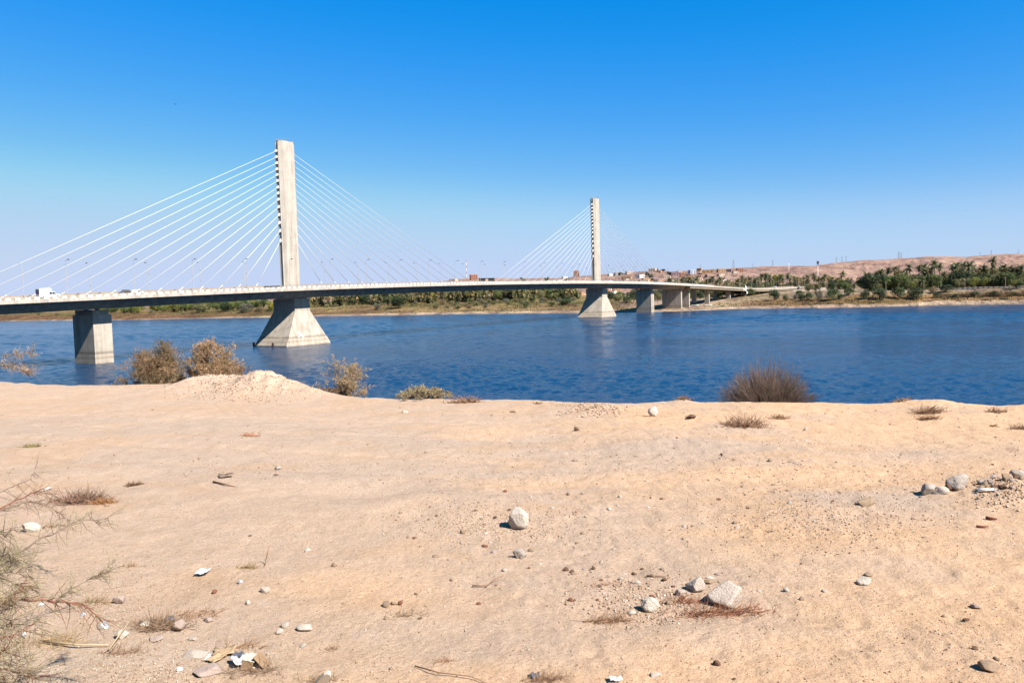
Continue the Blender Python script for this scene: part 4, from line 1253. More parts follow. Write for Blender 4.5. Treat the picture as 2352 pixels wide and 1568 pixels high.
M_BOATG = mat_noise('pale_green_boat_paint', (0.42, 0.56, 0.46), (0.52, 0.64, 0.54), 2, 0.6, 0)
def make_boat(label):
    r = empty('rowing_boat'); tag(r, label, 'boat', 'boats drawn up on the beach')
    mb = MB(); rings = []
    for i in range(9):
        x = -2.8 + 5.6 * i / 8; k = math.sin(math.pi * (0.10 + 0.86 * i / 8)) ** 0.6; w = 0.85 * k; z = 0.1 + 0.32 * abs(x / 2.8) ** 2
        rings.append([(x, -w, 0.75 + z), (x, -w * .7, 0.2 + z * .6), (x, 0, z * 0.7), (x, w * .7, 0.2 + z * .6), (x, w, 0.75 + z), (x, w * .88, 0.75 + z), (x, 0, 0.3 + z * .6), (x, -w * .88, 0.75 + z)])
    mb.loft(rings); mb.build('hull', M_BOATG, r, True)
    for x in (-1.2, 0.3, 1.5):
        s = MB(); s.box((x, 0, 0.72), (0.25, 1.3, 0.05)); s.build('seat', M_WOOD, r)
    for sg in (1, -1):
        g = MB(); g.tube([(-2.7 + 5.4 * i / 8, sg * (0.86 * math.sin(math.pi * (0.10 + 0.86 * i / 8)) ** 0.6), 0.87 + 0.32 * abs((-2.8 + 5.6 * i / 8) / 2.8) ** 2) for i in range(9)], 0.05, 5); g.build('gunwale', M_WHITE, r)
    return reg(r)
bt = make_boat('pale green rowing boat on the sand, the left one below the approach piers')
place(bt, far_hit(1597, 703), 0.1, 1.0); place(bt, far_hit(1626, 703.5), -0.15, 1.05, 'pale green rowing boat on the sand below the piers, the right one')

# houses on the hillside
def make_house(w, d, h, m, win, name='house', parap=True, floors=1):
    r = empty(name); tag(r, None, 'house')
    b = MB(); b.box((0, 0, h / 2 - 1.5), (w, d, h + 3)); b.build('wall', m, r)
    t = MB()
    for x, y, sx, sy in ((0, -d / 2 + .15, w + .1, .3), (0, d / 2 - .15, w + .1, .3), (-w / 2 + .15, 0, .3, d - .62), (w / 2 - .15, 0, .3, d - .62)):
        t.box((x, y, h + 0.32), (sx, sy, 0.6))
    t.build('roof_parapet', m, r)
    for f in range(floors):
        for i in range(win):
            x = -w / 2 + w * (i + 0.5) / win
            q = MB(); q.box((x, -d / 2 - 0.02, h * (f + 0.55) / floors), (1.1, 0.12, 1.3)); fr = q.build('window', M_GLASS, r)
            s = MB(); s.box((x, -d / 2 - 0.06, h * (f + 0.55) / floors - 0.75), (1.4, 0.25, 0.12)); s.build('sill', m, fr)
    dr = MB(); dr.box((w * 0.28, -d / 2 - 0.03, 1.05), (1.1, 0.1, 2.1)); dr.build('door', M_WOOD, r)
    return reg(r)
hm = {k: mat_noise('house_' + k, tuple(c * .9 for c in v), tuple(c * 1.08 for c in v), 0.25, 0.9, 0) for k, v in
      {'cream': (0.64, 0.52, 0.41), 'white': (0.85, 0.80, 0.74), 'pink': (0.50, 0.31, 0.25), 'terracotta': (0.40, 0.18, 0.11), 'mauve': (0.22, 0.15, 0.17), 'ochre': (0.46, 0.28, 0.15), 'blue': (0.52, 0.57, 0.66)}.items()}
HOUSES = {'cream': make_house(11, 9, 4.0, hm['cream'], 3), 'white': make_house(9, 8, 4.2, hm['white'], 2), 'pink': make_house(12, 9, 3.6, hm['pink'], 3),
          'terracotta': make_house(10, 8, 5.5, hm['terracotta'], 3, floors=2), 'mauve': make_house(13, 8, 3.6, hm['mauve'], 4), 'ochre': make_house(14, 9, 4.0, hm['ochre'], 3), 'blue': make_house(8, 8, 5.2, hm['blue'], 2, floors=2)}
for kd in HOUSES: pass
for i in range(118):
    px = R.choice([R.uniform(1020, 1360), R.uniform(1385, 1580), R.uniform(1385, 1640), R.uniform(1560, 1720)])
    Y = R.uniform(1060, 1560)
    z = float(far_z(px, Y))
    kd = R.choice(['cream', 'cream', 'white', 'white', 'pink', 'terracotta', 'mauve', 'ochre', 'cream', 'pink'])
    area = 'between the pylons' if px < 1360 else 'right of the farther pylon'
    place(HOUSES[kd], ((px - CX) / FOC * Y, Y, z), R.uniform(-0.7, 0.7), R.uniform(0.7, 1.2), f'{kd} flat-roofed house of the hillside town {area}', 'houses of the hillside town')
def house_at(kd, px, py, w_px, h_px, pw, ph, label):
    p = far_hit(px, py); k = p.y / FOC
    place(HOUSES[kd], p, R.uniform(-0.3, 0.3), (w_px * k / pw, w_px * k / pw, h_px * k / ph), label)
house_at('terracotta', 1324, 634, 13, 13, 10, 6, 'tall red-brown block standing highest above the houses left of the farther pylon')
house_at('terracotta', 1088, 643, 16, 12, 10, 6, 'orange-red house left of the long pale hall with dark openings')
house_at('blue', 1590, 630, 14, 10, 8, 5.8, 'bluish white house on the slope right of the farther pylon')
house_at('ochre', 1626, 626.5, 26, 7, 14, 4.6, 'long orange house on the slope, left one of two')
house_at('ochre', 1657, 624.5, 18, 7, 14, 4.6, 'orange house on the slope, right one of two')
house_at('mauve', 1550, 633, 24, 8, 13, 4.2, 'dark mauve house among the paler ones above the approach')
house_at('white', 1992, 645, 20, 12, 9, 4.8, 'white house half hidden by trees at the foot of the hills')
house_at('pink', 2013, 642, 36, 12, 12, 4.2, 'long pinkish two-tone house at the foot of the hills')
house_at('cream', 2037, 643, 20, 14, 11, 4.6, 'pale pillared house at the foot of the hills')
# long hall with dark openings seen over the deck
p = far_hit(1118, 650); k = p.y / FOC
hall = empty('long_hall', p); tag(hall, 'long pale flat hall with two wide dark openings seen above the bridge deck', 'hall')
mb = MB(); mb.box((0, 0, 3), (36 * k, 9, 12)); mb.build('wall', hm['cream'], hall)
mb = MB(); mb.box((0, -0.4, 9.4), (38 * k, 11, 0.7)); mb.build('roof', hm['blue'], hall)
for x in (-10, 11):
    mb = MB(); mb.box((x * k, -4.6, 5.5), (14 * k, 0.3, 6.0)); mb.build('opening', M_GLASS, hall)
for kd in ('mid', 'dark'):
    for i in range(13):
        px = R.uniform(1180, 1560); Y = R.uniform(1050, 1500)
        put(TREES[kd], Vector(((px - CX) / FOC * Y, Y, float(far_z(px, Y)))), R.uniform(0.5, 0.9), 'dark tree among the houses of the hillside town', 'trees of the hillside town')
for px, py, w, h in ((1588, 626, 8, 6), (1425, 634, 12, 9), (1509, 622.5, 9, 5), (1523, 623, 12, 5)):
    sized(TREES['dark'], px, py, w, h, 10, 10, 'dark tree on the skyline of the hillside town', 'trees on the town skyline')

# masts and lattice towers
M_LATT = mat_plain('lattice_steel', (0.22, 0.24, 0.27), 0.6)
def make_lattice():
    r = empty('lattice_tower'); tag(r, None, 'lattice tower', 'lattice towers on the desert hills')
    b = MB()
    def cor(z): w = 2.6 * (1 - z / 24) + 0.5; return [Vector((sx * w, sy * w, z)) for sx, sy in ((1, 1), (-1, 1), (-1, -1), (1, -1))]
    lv = [0, 5, 10, 15, 20, 24]
    for i in range(4): b.tube([cor(z)[i] for z in lv], 0.16, 4)
    for a, c in zip(lv, lv[1:]):
        for i in range(4):
            b.tube([cor(a)[i], cor(c)[(i + 1) % 4]], 0.09, 3); b.tube([cor(c)[i], cor(c)[(i + 1) % 4]], 0.09, 3)
    b.build('frame', M_LATT, r)
    for z, w in ((17, 5.0), (20.5, 4.2), (23.5, 3.2)):
        a = MB(); a.tube([(-w, 0, z), (0, 0, z + 0.7), (w, 0, z)], 0.13, 4); a.build('crossarm', M_LATT, r)
    return reg(r)
lat = make_lattice()
tl = [(1609, 608, 619.5, 'above the orange houses'), (1684.6, 597, 615.5, 'tall one left of the ridge top'), (1729, 605.5, 613, 'small one left of the tallest tree'), (1775, 597, 611.5, 'tall one above the yellow-green tree'),
      (1921, 590, 604, 'leftmost of three faint ones where the far ridge starts'), (1934, 587.5, 603, 'middle of three faint ones where the far ridge starts'), (1943, 588, 601.5, 'rightmost of three faint ones where the far ridge starts'),
      (2064, 578, 595.5, 'left one of the close pair on the far ridge'), (2069.5, 580, 595, 'right one of the close pair on the far ridge'), (2251.5, 578.5, 588, 'leftmost of three at the right end of the ridge'),
      (2276.5, 575, 586.5, 'middle of three at the right end of the ridge'), (2339, 574, 584.5, 'rightmost one on the ridge')]
for px, ty, by, lb in tl:
    Y = 1730.0 if px < 1880 else 2640.0
    b = at_Y(px, by + 1.0, Y); t = at_Y(px, ty, Y); k = (t[2] - b[2]) / 24
    place(lat, b, 0.4, (k * 0.9, k * 0.9, k), 'lattice tower on the skyline, ' + lb)
def mast(px, ty, by, label, red, panels, Y=None):
    p = far_hit(px, by) if Y is None else Vector(at_Y(px, by, Y)); t = at_Y(px, ty, p.y); h = t[2] - p.z
    r = empty('antenna_mast', p); tag(r, label, 'antenna mast')
    n = 7
    for i in range(n):
        s = MB(); s.tube([(0, 0, h * i / n), (0, 0, h * (i + 1) / n)], 0.42 if panels else 0.35, 6); s.build('mast_section', M_WHITE if (i % 2 or not red) else mat_plain('red_mast_paint', (0.5, 0.07, 0.05), 0.6), r)
    if panels:
        for z in (0.98, 0.90, 0.82):
            for a in range(4):
                q = MB(); q.box((1.5 * math.cos(a * 1.57 + .5), 1.5 * math.sin(a * 1.57 + .5), h * z), (0.9, 0.9, 3.6)); q.build('antenna_panel', mat_noise('antenna_grey', (0.3, 0.28, 0.4), (0.42, 0.4, 0.5), 1, 0.6, 0), r)
mast(1072, 595.6, 643, 'tall thin red and white mast above the bridge deck between the pylons', True, False)
mast(1878.6, 600, 632, 'tall white telecom mast with antenna panels on the ridge slope', False, True)
mast(1812, 604, 622, 'short white mast on the ridge crest left of the telecom mast', False, False)

# ------------------------------------------------------------------ birds
M_BIRD = mat_noise('white_feathers', (0.74, 0.73, 0.70), (0.82, 0.81, 0.79), 20, 0.8, 0, local=True)
def make_bird(name, m, roll=0.5, flap=0.7):
    mb = MB()
    rings = []
    for x, r in ((-0.30, 0.008), (-0.22, 0.035), (-0.10, 0.07), (0.05, 0.075), (0.16, 0.05), (0.21, 0.042), (0.25, 0.032), (0.30, 0.008)):
        rings.append([(x, r * math.cos(a), r * 0.85 * math.sin(a)) for a in [2 * math.pi * i / 8 for i in range(8)]])
    mb.loft(rings)
    mb.loft([[(x, -w, -0.006), (x, w, -0.006), (x, w, 0.006), (x, -w, 0.006)] for x, w in ((-0.18, 0.03), (-0.30, 0.06), (-0.42, 0.075))])
    for sg in (1, -1):
        sec = []
        for y, c0, c1, z in ((0.03, -0.10, 0.13, 0.02), (0.22, -0.08, 0.15, 0.02 + 0.22 * flap), (0.42, -0.10, 0.12, 0.02 + 0.30 * flap), (0.60, -0.16, -0.02, 0.02 + 0.26 * flap), (0.70, -0.22, -0.17, 0.02 + 0.20 * flap)):
            sec.append([(c0, sg * y, z - 0.006), (c1, sg * y, z - 0.012), (c1, sg * y, z + 0.012), (c0, sg * y, z + 0.006)][::sg])
        mb.loft(sec)
    o = mb.build(name, m, None, True)
    bk = MB(); bk.tube([(0.29, 0, 0), (0.35, 0, -0.012)], [0.012, 0.003], 6); bk.build('beak', mat_plain('beak_horn', (0.25, 0.15, 0.05), 0.5), o)
    return o
for px, py, Y, rot, sc_, lb in ((1712, 667, 92, (1.15, 0.35, 0.7), 0.85, 'white bird in flight in front of the approach span'), (691, 770, 100, (0.7, -0.5, 0.8), 0.95, 'white bird in flight in front of the nearer pylon base')):
    b = make_bird('flying_bird', M_BIRD); b.location = at_Y(px, py, Y); b.rotation_euler = rot; b.scale = (sc_,) * 3
    tag(b, lb, 'bird')
b = make_bird('flying_bird', mat_plain('dark_feathers', (0.05, 0.06, 0.09), 0.8)); b.location = at_Y(402.5, 240, 260); b.rotation_euler = (0.3, 0.1, 1.2); tag(b, 'tiny dark bird high in the open sky upper left', 'bird')

# ------------------------------------------------------------------ rocks and stones on the sand
def rock_mesh(name, seed, m, sharp=0.75, rough=0.05, sub=4):
    """angular stone: a ball cut by many random planes, then roughened; unit size"""
    g = np.random.default_rng(seed)
    bm_ = bpy.data.meshes.new('tmp')
    import bmesh
    bmh = bmesh.new(); bmesh.ops.create_icosphere(bmh, subdivisions=sub, radius=1.0)
    V = np.array([v.co[:] for v in bmh.verts]); Fc = np.array([[v.index for v in f.verts] for f in bmh.faces]); bmh.free()
    bpy.data.meshes.remove(bm_)
    N = g.normal(size=(15, 3)); N /= np.linalg.norm(N, axis=1)[:, None]
    h = g.uniform(sharp * 0.72, sharp * 1.2, 15)
    dt = V @ N.T
    rr = np.where(dt > 0.05, h[None] / np.maximum(dt, 0.05), 9).min(1)
    rr = np.minimum(rr, 1.15)
    th, ph = np.arctan2(V[:, 1], V[:, 0]) * 2.2, V[:, 2] * 3.0
    rr = rr * (1 + rough * 2.4 * fbm(th * 1.5 + 3, ph * 1.5, seed, 3) + rough * 1.2 * fbm(V[:, 0] * 7 + V[:, 2] * 5, V[:, 1] * 7, seed + 3, 3))
    W = V * rr[:, None]
    lo, hi = W.min(0), W.max(0)
    W = (W - (lo + hi) / 2) / (hi - lo)
    W[:, 2] += 0.5
    return np_mesh(name, W, Fc, m, None, False)

def mat_rock(name, c1, c2):
    m, nt, b = new_mat(name)
    c1, c2 = real(c1), real(c2)
    co = nt.nodes.new('ShaderNodeTexCoord').outputs['Object']
    n1 = add_noise(nt, 3.0, 6, 0.65, co); n2 = add_noise(nt, 14, 5, 0.65, co)
    r1 = ramp(nt, n1.outputs['Fac'], [(0.3, c1), (0.7, c2)])
    r2 = ramp(nt, n2.outputs['Fac'], [(0.32, (0.72, 0.69, 0.66)), (0.5, (1, 1, 1)), (0.75, (1.1, 1.1, 1.1))])
    c = mix(nt, 0.7, r1.outputs[0], r2.outputs[0], 'MULTIPLY')
    nt.links.new(c, b.inputs['Base Color']); b.inputs['Roughness'].default_value = 0.92
    bump(nt, b, n2.outputs['Fac'], 0.6, 0.06)
    return m
RK = {'pale': mat_rock('pale_limestone', (0.56, 0.46, 0.385), (0.70, 0.59, 0.50)), 'white': mat_rock('white_limestone', (0.66, 0.57, 0.48), (0.80, 0.71, 0.61)),
      'grey': mat_rock('grey_limestone', (0.44, 0.37, 0.32), (0.64, 0.55, 0.48)), 'tan': mat_rock('tan_sandstone', (0.38, 0.26, 0.17), (0.50, 0.36, 0.25)),
      'brown': mat_rock('brown_sandstone', (0.16, 0.085, 0.055), (0.28, 0.16, 0.10)), 'pink': mat_rock('pinkish_stone', (0.50, 0.37, 0.31), (0.64, 0.50, 0.43)), 'red': mat_rock('brick_red_stone', (0.27, 0.10, 0.05), (0.38, 0.16, 0.09))}
def rock(px, py, w, h, kd, seed, label, depth=0.85, sink=0.12, rz=None, name='rock', sharp=0.75, rough=0.05, tilt=(0, 0)):
    """px, py: foot of the stone in the frame, w and h its size there"""
    x, y, z = ground(px, py)
    k = math.hypot(y, EYE - z) / FOC
    W = w * k; D = W * depth; sl = (EYE - z) / y
    Hh = max((h * k - D * sl * 0.40), 0.45 * h * k)
    o = link(name, rock_mesh(name, seed, RK[kd], sharp, rough, 4 if w > 16 else 3))
    sink = sink * 1.5 + 0.04
    o.scale = (W, D, Hh * (1 + sink)); o.location = (x, y + D * 0.42, near_z(x, y + D * 0.42) - Hh * sink)
    o.rotation_euler = (tilt[0], tilt[1], rz if rz is not None else (seed % 7) * 0.11 - 0.3)
    tag(o, label, 'rock' if w > 24 else 'stone')
    return o
L = [
 (1191, 1218, 47, 50, 'white', 3, 'pale egg-shaped boulder standing alone in the middle of the sand', .8, .1, .95, .04),
 (1195, 1285, 32, 27, 'grey', 12, 'small grey rock just below the egg-shaped boulder', .8, .15, .8, .09),
 (1600, 1364, 46, 38, 'pale', 21, 'angular pale rock behind and left of the biggest foreground rock', .8, .08, .66, .03),
 (1670, 1400, 80, 58, 'pale', 36, 'biggest pale boulder with dry twigs round its foot', .75, .1, .68, .04),
 (1496, 1410, 42, 36, 'white', 44, 'pitted white rock left of the twig heap', .85, .1, .85, .12),
 (1566, 1374, 23, 17, 'pale', 51, 'small rounded stone between the pitted rock and the angular rock', .9, .2, .95, .03),
 (1997, 1163, 54, 19, 'tan', 61, 'flat tan slab casting a thin shadow', .6, .1, .8, .07),
 (2139, 1139, 34, 27, 'grey', 71, 'pale angular block at the left end of the rubble', .8, .08, .66, .03),
 (2172, 1139, 40, 20, 'pale', 76, 'low pale stone joined to the angular block in the rubble', .8, .25, .8, .05),
 (2207, 1128, 48, 38, 'grey', 84, 'big craggy grey boulder of the rubble', .8, .1, .75, .11),
 (2180, 1130, 24, 20, 'brown', 87, 'dark block touching the left side of the craggy boulder', .8, .1, .7, .06),
 (2262, 1112, 22, 14, 'pale', 92, 'pale rounded stone amid the rubble gravel', .9, .2, .85, .05),
 (2316, 1104, 22, 18, 'tan', 97, 'tan block with dark underside at the far end of the rubble', .8, .1, .7, .05),
 (2343, 1093, 30, 17, 'grey', 101, 'grey slab at the right edge of the frame in the rubble', .8, .1, .7, .06),
 (1501, 958, 24, 24, 'white', 111, 'white upright stone near the river rim', .8, .1, .8, .08),
 (1588, 965, 24, 10, 'brown', 116, 'flat dark brown stone near the rim, right of the white one', .7, .1, .7, .06),
 (1325, 988, 12, 10, 'brown', 121, 'small dark stone in open sand below the rubble patch', .8, .1, .65, .06),
 (1114, 917, 21, 11, 'pale', 126, 'rounded pale stone on the rim beside the dry tuft', .9, .15, .95, .05),
 (1990, 1346, 34, 20, 'white', 131, 'whitish broken stone with a dry stalk at right', .8, .15, .75, .09),
 (1998, 1324, 20, 10, 'tan', 136, 'small tan cobble above the whitish broken stone', .9, .15, .9, .04),
 (2282, 1543, 44, 24, 'tan', 141, 'smooth tan cobble in the lower right corner', .8, .15, .9, .03),
 (1629, 1344, 20, 12, 'tan', 146, 'tan stone lying above the angular pale rock', .8, .1, .8, .06),
 (1649, 1526, 18, 14, 'brown', 151, 'brown pointed stone near the bottom, right of centre', .8, .1, .7, .05),
 (1508, 1558, 24, 13, 'white', 156, 'white stone at the bottom edge right of the paper scrap', .8, .15, .85, .05),
 (2242, 1497, 16, 9, 'brown', 158, 'flat brown pebble in the lower right, above the tan cobble', .8, .15, .85, .05),
 (2244, 1401, 20, 11, 'pink', 161, 'pinkish stone at the right side of the rippled sand', .8, .15, .85, .05),
 (408, 1455, 30, 29, 'pink', 171, 'pinkish rock pointed to the left, right of the dry brush heap', .75, .08, .7, .05),
 (269, 1386, 28, 21, 'pink', 176, 'pale stone with reddish underside near the thorny branches', .8, .08, .75, .06),
 (640, 1460, 18, 13, 'white', 181, 'left stone of a touching pair in the lower left', .8, .15, .85, .05),
 (653, 1446, 18, 13, 'pale', 186, 'right stone of a touching pair in the lower left', .8, .15, .85, .05),
 (697, 1454, 36, 16, 'white', 191, 'longish white stone right of the stone pair', .7, .15, .9, .04),
 (477, 1431, 22, 13, 'pink', 196, 'half-buried grey-pink stone right of the pinkish rock', .8, .3, .9, .04),
 (276, 1472, 28, 20, 'white', 201, 'white lump amid litter below the silver bag', .8, .15, .8, .06),
 (352, 1478, 34, 12, 'pink', 206, 'flat half-buried stone in the litter, lower left', .9, .4, .9, .03),
 (440, 1472, 20, 9, 'pale', 211, 'small flat pale stone above the cardboard', .9, .3, .9, .03),
 (440, 1514, 56, 20, 'pale', 216, 'broad flat slab half buried left of the cardboard', .8, .5, .9, .03),
 (470, 1556, 62, 22, 'pink', 221, 'broad buried slab at the bottom edge, lower left', .8, .55, .9, .03),
 (568, 1391, 13, 11, 'white', 226, 'small bright white pebble in open sand, lower left', .9, .15, .9, .04),
 (608, 1365, 22, 15, 'pale', 231, 'pale stone with dark shadowed side above the stone pair', .8, .15, .8, .05),
 (492, 1366, 11, 9, 'red', 236, 'small brick-red stone left of the bright white pebble', .9, .1, .8, .05),
 (919, 1393, 11, 11, 'red', 241, 'small orange-red stone beside a tan one in lower centre', .9, .1, .7, .05),
 (886, 1399, 19, 15, 'tan', 246, 'tan stone left of the small orange-red one', .8, .15, .8, .05),
 (903, 1392, 12, 9, 'tan', 249, 'little stone between the tan one and the orange-red one', .8, .15, .8, .05),
 (66, 1222, 40, 25, 'white', 251, 'pale boulder half hidden by thorny branches at left', .8, .3, .9, .05),
 (1063, 1226, 13, 14, 'tan', 256, 'upright brown chip left of the egg-shaped boulder', .6, .1, .65, .06),
 (638, 1074, 16, 10, 'grey', 261, 'small grey stone right of the curled dark bark', .8, .15, .8, .06),
 (1178, 946, 16, 7, 'tan', 266, 'small tan stone near the rim in the centre', .8, .15, .8, .06),
 (930, 948, 16, 7, 'pale', 271, 'flat pale stone near the rim, left of centre', .8, .2, .85, .05),
 (2312, 1100, 14, 10, 'grey', 276, 'grey lump leaning on the tan rubble block', .8, .15, .8, .06),
 (1808, 1362, 14, 10, 'white', 281, 'small white stone in open sand right of the biggest boulder', .8, .15, .8, .06),
 (1843, 1383, 12, 10, 'tan', 283, 'small tan stone in open sand, near the small white one', .8, .15, .8, .06),
 (1527, 1338, 12, 8, 'brown', 286, 'brown chip left of the tan stone above the angular rock', .8, .15, .8, .06),
]
for (px, py, w, h, kd, sd, lb, dp, sk, sh, ro) in L:
    rock(px, py, w, h, kd, sd, lb, dp, sk, None, 'rock' if w > 24 else 'stone', sh, ro)

R3 = random.Random(17)
for i in range(14):
    px, py = R3.uniform(2250, 2360), R3.uniform(1092, 1132)
    rock(px, py, R3.uniform(10, 20), R3.uniform(8, 14), R3.choice(['grey', 'tan', 'pale', 'pink', 'brown']), 700 + i, 'broken stone half sunk in the rubble heap at the right edge', .85, .15, None, 'stone', 0.7, .07)
for o in bpy.data.objects:
    if o.get('label') == 'broken stone half sunk in the rubble heap at the right edge': o['group'] = 'broken stones of the rubble heap'

# loose stones one could pick up, shared meshes
SM = []
for i, kd in enumerate(['brown', 'tan', 'pale', 'red', 'pink', 'brown', 'tan', 'white']):
    SM.append((kd, rock_mesh('stone', 500 + i, RK[kd], 0.75, 0.06, 2)))
R2 = random.Random(99)
for i in range(165):
    c = R2.random()
    if c < 0.30: px, py = R2.uniform(900, 1700), R2.uniform(1130, 1330)
    elif c < 0.45: px, py = R2.uniform(1300, 1600), R2.uniform(1290, 1420)
    elif c < 0.60: px, py = R2.uniform(1650, 2352), R2.uniform(1030, 1250)
    else: px, py = R2.uniform(200, 2352), 940 + 620 * R2.random() ** 0.8
    x, y, z = ground(px, py)
    kd, me = SM[R2.choice([0, 1, 1, 2, 3, 4, 5, 6, 6, 7])]
    s = R2.uniform(0.022, 0.055) * (0.8 + y / 22)
    o = link('stone', me); o.location = (x, y, z - s * 0.22); o.scale = (s * R2.uniform(.8, 1.4), s * R2.uniform(.7, 1.1), s * R2.uniform(.45, .8)); o.rotation_euler = (0, 0, R2.uniform(0, 6.28))
    tag(o, {'brown': 'small dark brown stone', 'tan': 'small tan stone', 'pale': 'small pale stone', 'red': 'small brick-red stone', 'pink': 'small pinkish stone', 'white': 'small white stone'}[kd] + ' loose on the open sand', 'stone', 'loose stones on the sand')

def pebbles():
    g = np.random.default_rng(21)
    P = []
    d0 = [(0, 2352, 1000, 1600, 9000, .005, .015), (0, 2352, 930, 1100, 3200, .010, .028), (880, 1380, 1130, 1240, 1600, .007, .022), (1580, 2200, 1080, 1260, 2200, .007, .022), (1300, 1660, 1290, 1420, 900, .007, .024),
          (2215, 2400, 1095, 1165, 900, .007, .032), (1280, 1440, 924, 955, 420, .012, .05), (380, 740, 855, 925, 2600, .012, .05), (0, 620, 1470, 1600, 1500, .004, .016), (120, 420, 1230, 1480, 900, .006, .016)]
    for x0, x1, y0, y1, n, a, b in d0:
        px = g.uniform(x0, x1, n); py = y0 + (y1 - y0) * g.random(n)
        if x1 - x0 < 800:
            px = (x0 + x1) / 2 + np.clip(g.normal(size=n) * (x1 - x0) / 4.5, -(x1 - x0) / 2, (x1 - x0) / 2)
            py = (y0 + y1) / 2 + np.clip(g.normal(size=n) * (y1 - y0) / 4.5, -(y1 - y0) / 2, (y1 - y0) / 2)
        Mr = np.array(CAM_ROT)
        dv = np.stack([(px - CX) / FOC, -(py - CY) / FOC, -np.ones(n)], 1) @ Mr.T
        k = (GZ + 0.05 - EYE) / dv[:, 2]
        x, y = dv[:, 0] * k, dv[:, 1] * k
        ok = (k > 0) & (y < edge_y(x) + 1.5)
        cl = vnoise(x * 1.1, y * 1.1, 15) * 0.6 + vnoise(x * 0.4, y * 0.4, 16) * 0.4
        ok &= (g.random(n) < 0.25 + 1.3 * cl ** 1.5) if x1 - x0 > 800 else ok
        P.append(np.stack([x, y, a + (b - a) * g.random(n) ** 2.2], 1)[ok])
    P = np.concatenate(P, 0); n = len(P)
    x, y, s = P.T
    z = near_z(x, y)
    oc = np.array([(1, 0, 0), (-1, 0, 0), (0, 1, 0), (0, -1, 0), (0, 0, 1), (0, 0, -1)], float)
    a = g.uniform(0, 6.28, n)
    V = oc[None] * g.uniform(0.6, 1.3, (n, 6, 1)) * s[:, None, None] * 0.6
    V[:, :, 2] *= 0.75
    V += g.normal(size=V.shape) * s[:, None, None] * 0.13
    ca, sa = np.cos(a)[:, None], np.sin(a)[:, None]
    X = V[:, :, 0] * ca - V[:, :, 1] * sa + x[:, None]; Yy = V[:, :, 0] * sa + V[:, :, 1] * ca + y[:, None]; Zz = V[:, :, 2] + (z + s * 0.22)[:, None]
    VV = np.stack([X, Yy, Zz], -1).reshape(-1, 3)
    f = np.array([(0, 2, 4), (2, 1, 4), (1, 3, 4), (3, 0, 4), (2, 0, 5), (1, 2, 5), (3, 1, 5), (0, 3, 5)])
    Fc = (f[None] + (np.arange(n) * 6)[:, None, None]).reshape(-1, 3)
    tones = np.array([(0.24, 0.12, 0.07), (0.32, 0.18, 0.11), (0.45, 0.32, 0.22), (0.58, 0.46, 0.35), (0.68, 0.60, 0.52), (0.40, 0.25, 0.16), (0.20, 0.13, 0.10)])
    c = tones[g.choice(7, n, p=[.09, .15, .24, .23, .11, .14, .04])]
    c = c * 0.75 + np.array((0.60, 0.42, 0.28)) * 0.25
    m, nt, b = new_mat('pebble'); at = nt.nodes.new('ShaderNodeAttribute'); at.attribute_name = 'col'
    nt.links.new(at.outputs['Color'], b.inputs['Base Color']); b.inputs['Roughness'].default_value = 0.9
    o = link('pebbles', np_mesh('pebbles', VV, Fc, m, np.repeat(c, 6, 0)))
    tag(o, 'small pebbles and grit strewn over the sand', 'pebbles', kind='stuff')
pebbles()

# ------------------------------------------------------------------ bushes along the rim
def twig_tufts(V, Fc, C, g, base, n, length, spread, tone, lift=0.5, thick=0.004, wig=0.25, seg=4, bias=(0, 0, 0)):
    """thin curved stems, three-sided"""
    for i in range(n):
        az = g.uniform(0, 2 * math.pi)
        el = lift + g.normal() * 0.3
        d = np.array((math.cos(az) * math.cos(el), math.sin(az) * math.cos(el), math.sin(el))) + np.array(bias)
        d /= np.linalg.norm(d)
        p = np.array(base) + g.normal(size=3) * np.array(spread)
        L_ = length * g.uniform(0.5, 1.1); t = thick * g.uniform(0.7, 1.3)
        a = np.cross(d, (0.3, 0.2, 0.9)); a /= np.linalg.norm(a) + 1e-9
        b = np.cross(d, a)
        col = np.array(tone) * g.uniform(0.65, 1.35)
        o = len(V)
        for s in range(seg):
            rr = t * (1 - 0.8 * s / (seg - 1))
            for w in range(3):
                V.append(p + a * rr * math.cos(2.094 * w) + b * rr * math.sin(2.094 * w)); C.append(col)
            d = d + g.normal(size=3) * wig; d /= np.linalg.norm(d)
            p = p + d * L_ / (seg - 1)
        for s in range(seg - 1):
            for w in range(3):
                q = (w + 1) % 3
                Fc.append((o + s * 3 + w, o + s * 3 + q, o + s * 3 + 3 + q)); Fc.append((o + s * 3 + w, o + s * 3 + 3 + q, o + s * 3 + 3 + w))

def rim_point(px, back=0.6):
    """a spot on the slope just behind the rim, under frame column px"""
    d = ray(px, 900); k = d[0] / d[1]
    Y = np.linspace(5, 60, 4000)
    i = int(np.argmax(Y > edge_y(k * Y)))
    y = Y[i] + back; x = k * y
    return x, y, float(near_z(x, y))

